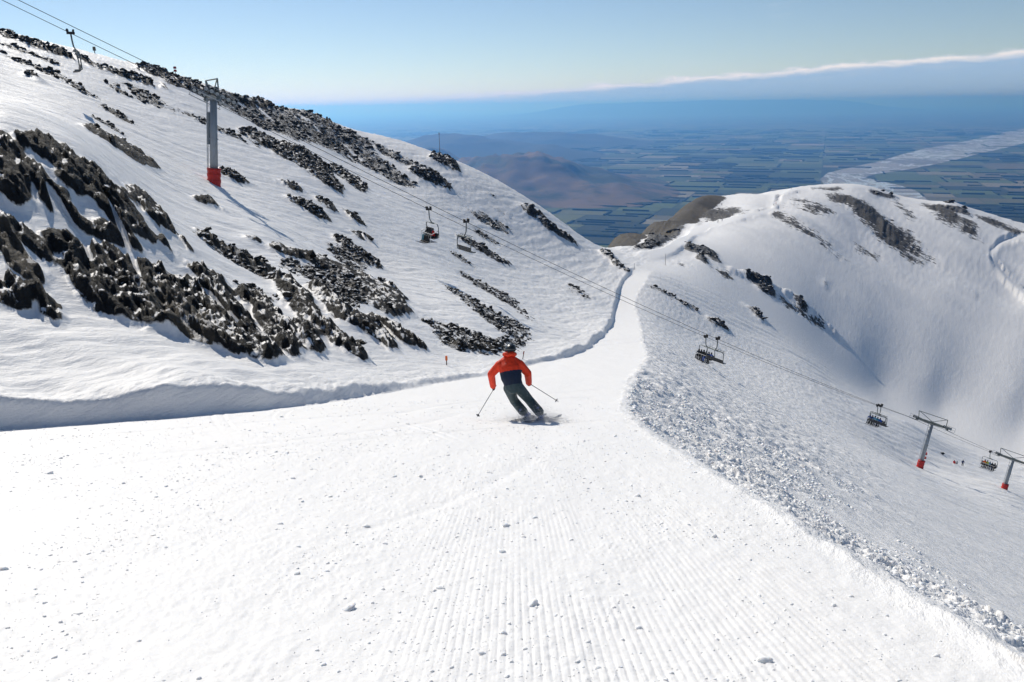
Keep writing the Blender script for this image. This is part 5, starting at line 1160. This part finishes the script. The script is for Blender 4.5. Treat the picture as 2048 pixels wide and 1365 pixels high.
# candidate spots: rocky vertices seen from the run
def pick(mask, lo, hi, n_):
    idx = np.flatnonzero(((mask > .55) & (YY > lo) & (YY < hi) & (piste < .5)).ravel())
    if len(idx) == 0: return []
    return rng.choice(idx, min(n_, len(idx)), replace=False)
Xf, Yf, Zf = X.ravel(), YY.ravel(), z.ravel()
def put_boulders(idx, lo, hi, label, group):
    for i in idx:
        o = bpy.data.objects.new('boulder', random.choice(protos)); COL.objects.link(o)
        s = float(Yf[i])*random.uniform(lo, hi)
        n_ = ground_n(float(Xf[i]), float(Yf[i]))
        o.location = (float(Xf[i]), float(Yf[i]), float(Zf[i])-.15*s)
        o.rotation_euler = Vector((.57, -.82, .35)).to_track_quat('X', 'Z').to_matrix().to_4x4().to_euler()
        o.rotation_euler.rotate_axis('X', random.uniform(-.5, .5)); o.rotation_euler.rotate_axis('Z', random.uniform(-.4, .4))
        o.scale = (s*random.uniform(1.2, 3.2), s*random.uniform(.6, 1.0), s*random.uniform(.4, .9)); tag(o, label, 'boulder', group)
put_boulders(pick(crag, 20, 75, 45), .004, .010, 'dark jagged boulder among the snow-streaked crags above the left bank', 'boulders of the near left crags')
put_boulders(pick(crag*(X < 0), 75, 400, 90), .002, .0048, 'dark boulder in the rock bands of the upper left slope', 'boulders of the upper left slope')
put_boulders(pick(crag*(X > 30), 250, 900, 30), .002, .004, 'brown boulder on the spur and ridge of the right-hand bowl', 'boulders of the right-hand bowl')
# scree and stones, too many to count
def scatter(name, idx, size, proto_bm, mat, label, cat, zoff=.0, flat=1.):
    pv_ = np.array([v.co[:] for v in proto_bm.verts]); pf_ = np.array([[v.index for v in f.verts] for f in proto_bm.faces])
    n_ = len(idx); m_ = len(pv_)
    ang = rng.uniform(0, 2*np.pi, n_); ti = rng.uniform(-.6, .6, n_)
    c_, s_ = np.cos(ang), np.sin(ang)
    jit = 1+rng.uniform(-.28, .28, (n_, m_, 1)); B_ = pv_[None]*jit*size[:, None, None]*np.stack([rng.uniform(.8, 1.6, n_), rng.uniform(.7, 1.1, n_), flat*rng.uniform(.6, 1.0, n_)], -1)[:, None, :]
    x_, y_, z_ = B_[..., 0], B_[..., 1], B_[..., 2]
    y2 = y_*np.cos(ti)[:, None]-z_*np.sin(ti)[:, None]; z2 = y_*np.sin(ti)[:, None]+z_*np.cos(ti)[:, None]
    V_ = np.stack([x_*c_[:, None]-y2*s_[:, None], x_*s_[:, None]+y2*c_[:, None], z2], -1)
    V_ += idx[:, None, :]; V_[..., 2] += (size*zoff)[:, None]
    F_ = pf_[None]+np.arange(n_)[:, None, None]*m_
    return tag(obj(name, mesh_np(name, V_.reshape(-1, 3), F_.reshape(-1, pf_.shape[1]), mat is not boulder_m), mat), label, cat, kind='stuff')
def ico(sub):
    bm = bmesh.new(); bmesh.ops.create_icosphere(bm, subdivisions=sub, radius=1); bm.verts.ensure_lookup_table(); bm.verts.index_update(); return bm
bmt0 = bmesh.new(); bmesh.ops.create_icosphere(bmt0, subdivisions=1, radius=1); bmt0.verts.ensure_lookup_table(); bmt0.verts.index_update()
P3 = lambda i: np.stack([Xf[i], Yf[i], Zf[i]], -1)
w_s = np.concatenate([pick(scree, 20, 75, 1300), pick(crag, 75, 420, 2600), pick(scree, 75, 300, 2600)])
bmo = bmesh.new(); bmesh.ops.create_icosphere(bmo, subdivisions=1, radius=1); bmesh.ops.delete(bmo, geom=[v for v in bmo.verts if v.co.z < -.8], context='VERTS'); bmo.verts.index_update(); bmesh.ops.triangulate(bmo, faces=bmo.faces)
scatter('scree', P3(w_s), Yf[w_s]*(.0006+np.where(Yf[w_s] < 75, .0046, .0030)*rng.uniform(0, 1, len(w_s))**2.6), bmo, boulder_m, 'loose dark scree and stones scattered over the rocky slopes', 'scree', .1)
# crumbs of snow on the run
q = MT('snow_crumb'); b_ = q.bsdf((.91, .91, .905), .7, spec=.2); b_.inputs['Subsurface Weight'].default_value = .85; b_.inputs['Subsurface Radius'].default_value = (1., .9, .8); b_.inputs['Subsurface Scale'].default_value = .03; crumb_m = q.m
def on_piste(n_, y0, y1, pw):
    y = y0*(y1/y0)**(rng.uniform(0, 1, n_)**pw); lo_ = np.maximum(EDGE_L(y)+.6, -.8*y); hi_ = np.minimum(EDGE_R(y)-.02, .8*y)
    x = lo_+(hi_-lo_)*rng.uniform(0, 1, n_)
    den = fbm(x*.6, y*.35, 3, .6, 200); keep = rng.uniform(-.6, .75, n_) < den+.15
    x, y = x[keep], y[keep]
    return np.array([(x_, y_, ground_z(x_, y_)) for x_, y_ in zip(x, y)])
c1_ = on_piste(3600, 2.6, 26, .9)
sz = .0045+.010*rng.uniform(0, 1, len(c1_))**3+.0009*c1_[:, 1]*rng.uniform(.2, 1, len(c1_))
scatter('snow_crumbs', c1_, sz, ico(1), crumb_m, 'small crumbs of snow strewn over the groomed run', 'snow crumbs', .05, .75)
c0_ = on_piste(15000, 2.5, 16, 1.0)
scatter('snow_grains', c0_, (.0022+.0042*rng.uniform(0, 1, len(c0_))**2)*(.6+.1*c0_[:, 1]), bmt0, crumb_m, 'fine grains of snow sprinkled over the groomed run', 'snow grains', .2, .8)
c2_ = on_piste(120, 3.0, 20, .8)
scatter('snow_clods', c2_, .012+.022*rng.uniform(0, 1, len(c2_))**2+.0006*c2_[:, 1], ico(2), crumb_m, 'fist-sized clods of snow lying on the groomed run', 'snow clods', .1, .75)
# clods along the broken edge
i3 = np.flatnonzero(((deb > .5) & (YY < 42) & (YY > 3)).ravel()); i3 = rng.choice(i3, 5200, replace=False)
scatter('snow_rubble', P3(i3), (.007+.0014*Yf[i3])*(.3+1.6*rng.uniform(0, 1, len(i3))**3), ico(1), crumb_m, 'broken snow rubble spilling down from the right edge of the run', 'snow rubble', .15, .85)
# powder thrown up by the skis
n_ = 13000; t_ = rng.uniform(0, 1, n_)
cx = np.where(rng.uniform(0, 1, n_) < .6, fR.x+.12, fL.x+.02); cy = np.where(cx > fL.x+.08, fR.y-.1, fL.y-.1)
gx = cx+rng.normal(0, .16, n_)+np.where(rng.uniform(0, 1, n_) < .55, -rng.exponential(.33, n_), rng.exponential(.17, n_)); gy = cy+rng.normal(0, .14, n_)-rng.exponential(.22, n_)
gz = np.array([ground_z(a_, b_) for a_, b_ in zip(gx, gy)]) + rng.exponential(.095, n_)
bmt = bmesh.new(); bmesh.ops.create_cone(bmt, segments=3, radius1=1, radius2=0, depth=1.5, cap_ends=True); bmesh.ops.triangulate(bmt, faces=bmt.faces); bmt.verts.index_update()
q = MT('airborne_powder'); tb = q.n('ShaderNodeBsdfTranslucent'); tb.inputs[0].default_value = (.95, .95, .95, 1); db_ = q.n('ShaderNodeBsdfDiffuse'); db_.inputs[0].default_value = (.95, .95, .95, 1); mx = q.n('ShaderNodeMixShader'); mx.inputs[0].default_value = .6; q.t.links.new(db_.outputs[0], mx.inputs[1]); q.t.links.new(tb.outputs[0], mx.inputs[2]); q.t.links.new(mx.outputs[0], q.o.inputs['Surface'])
scatter('powder_spray', np.stack([gx, gy, gz], -1), rng.uniform(.002, .0075, n_), bmt, q.m, "fine powder thrown up around the skier's boots", 'snow spray', 0, 1.)
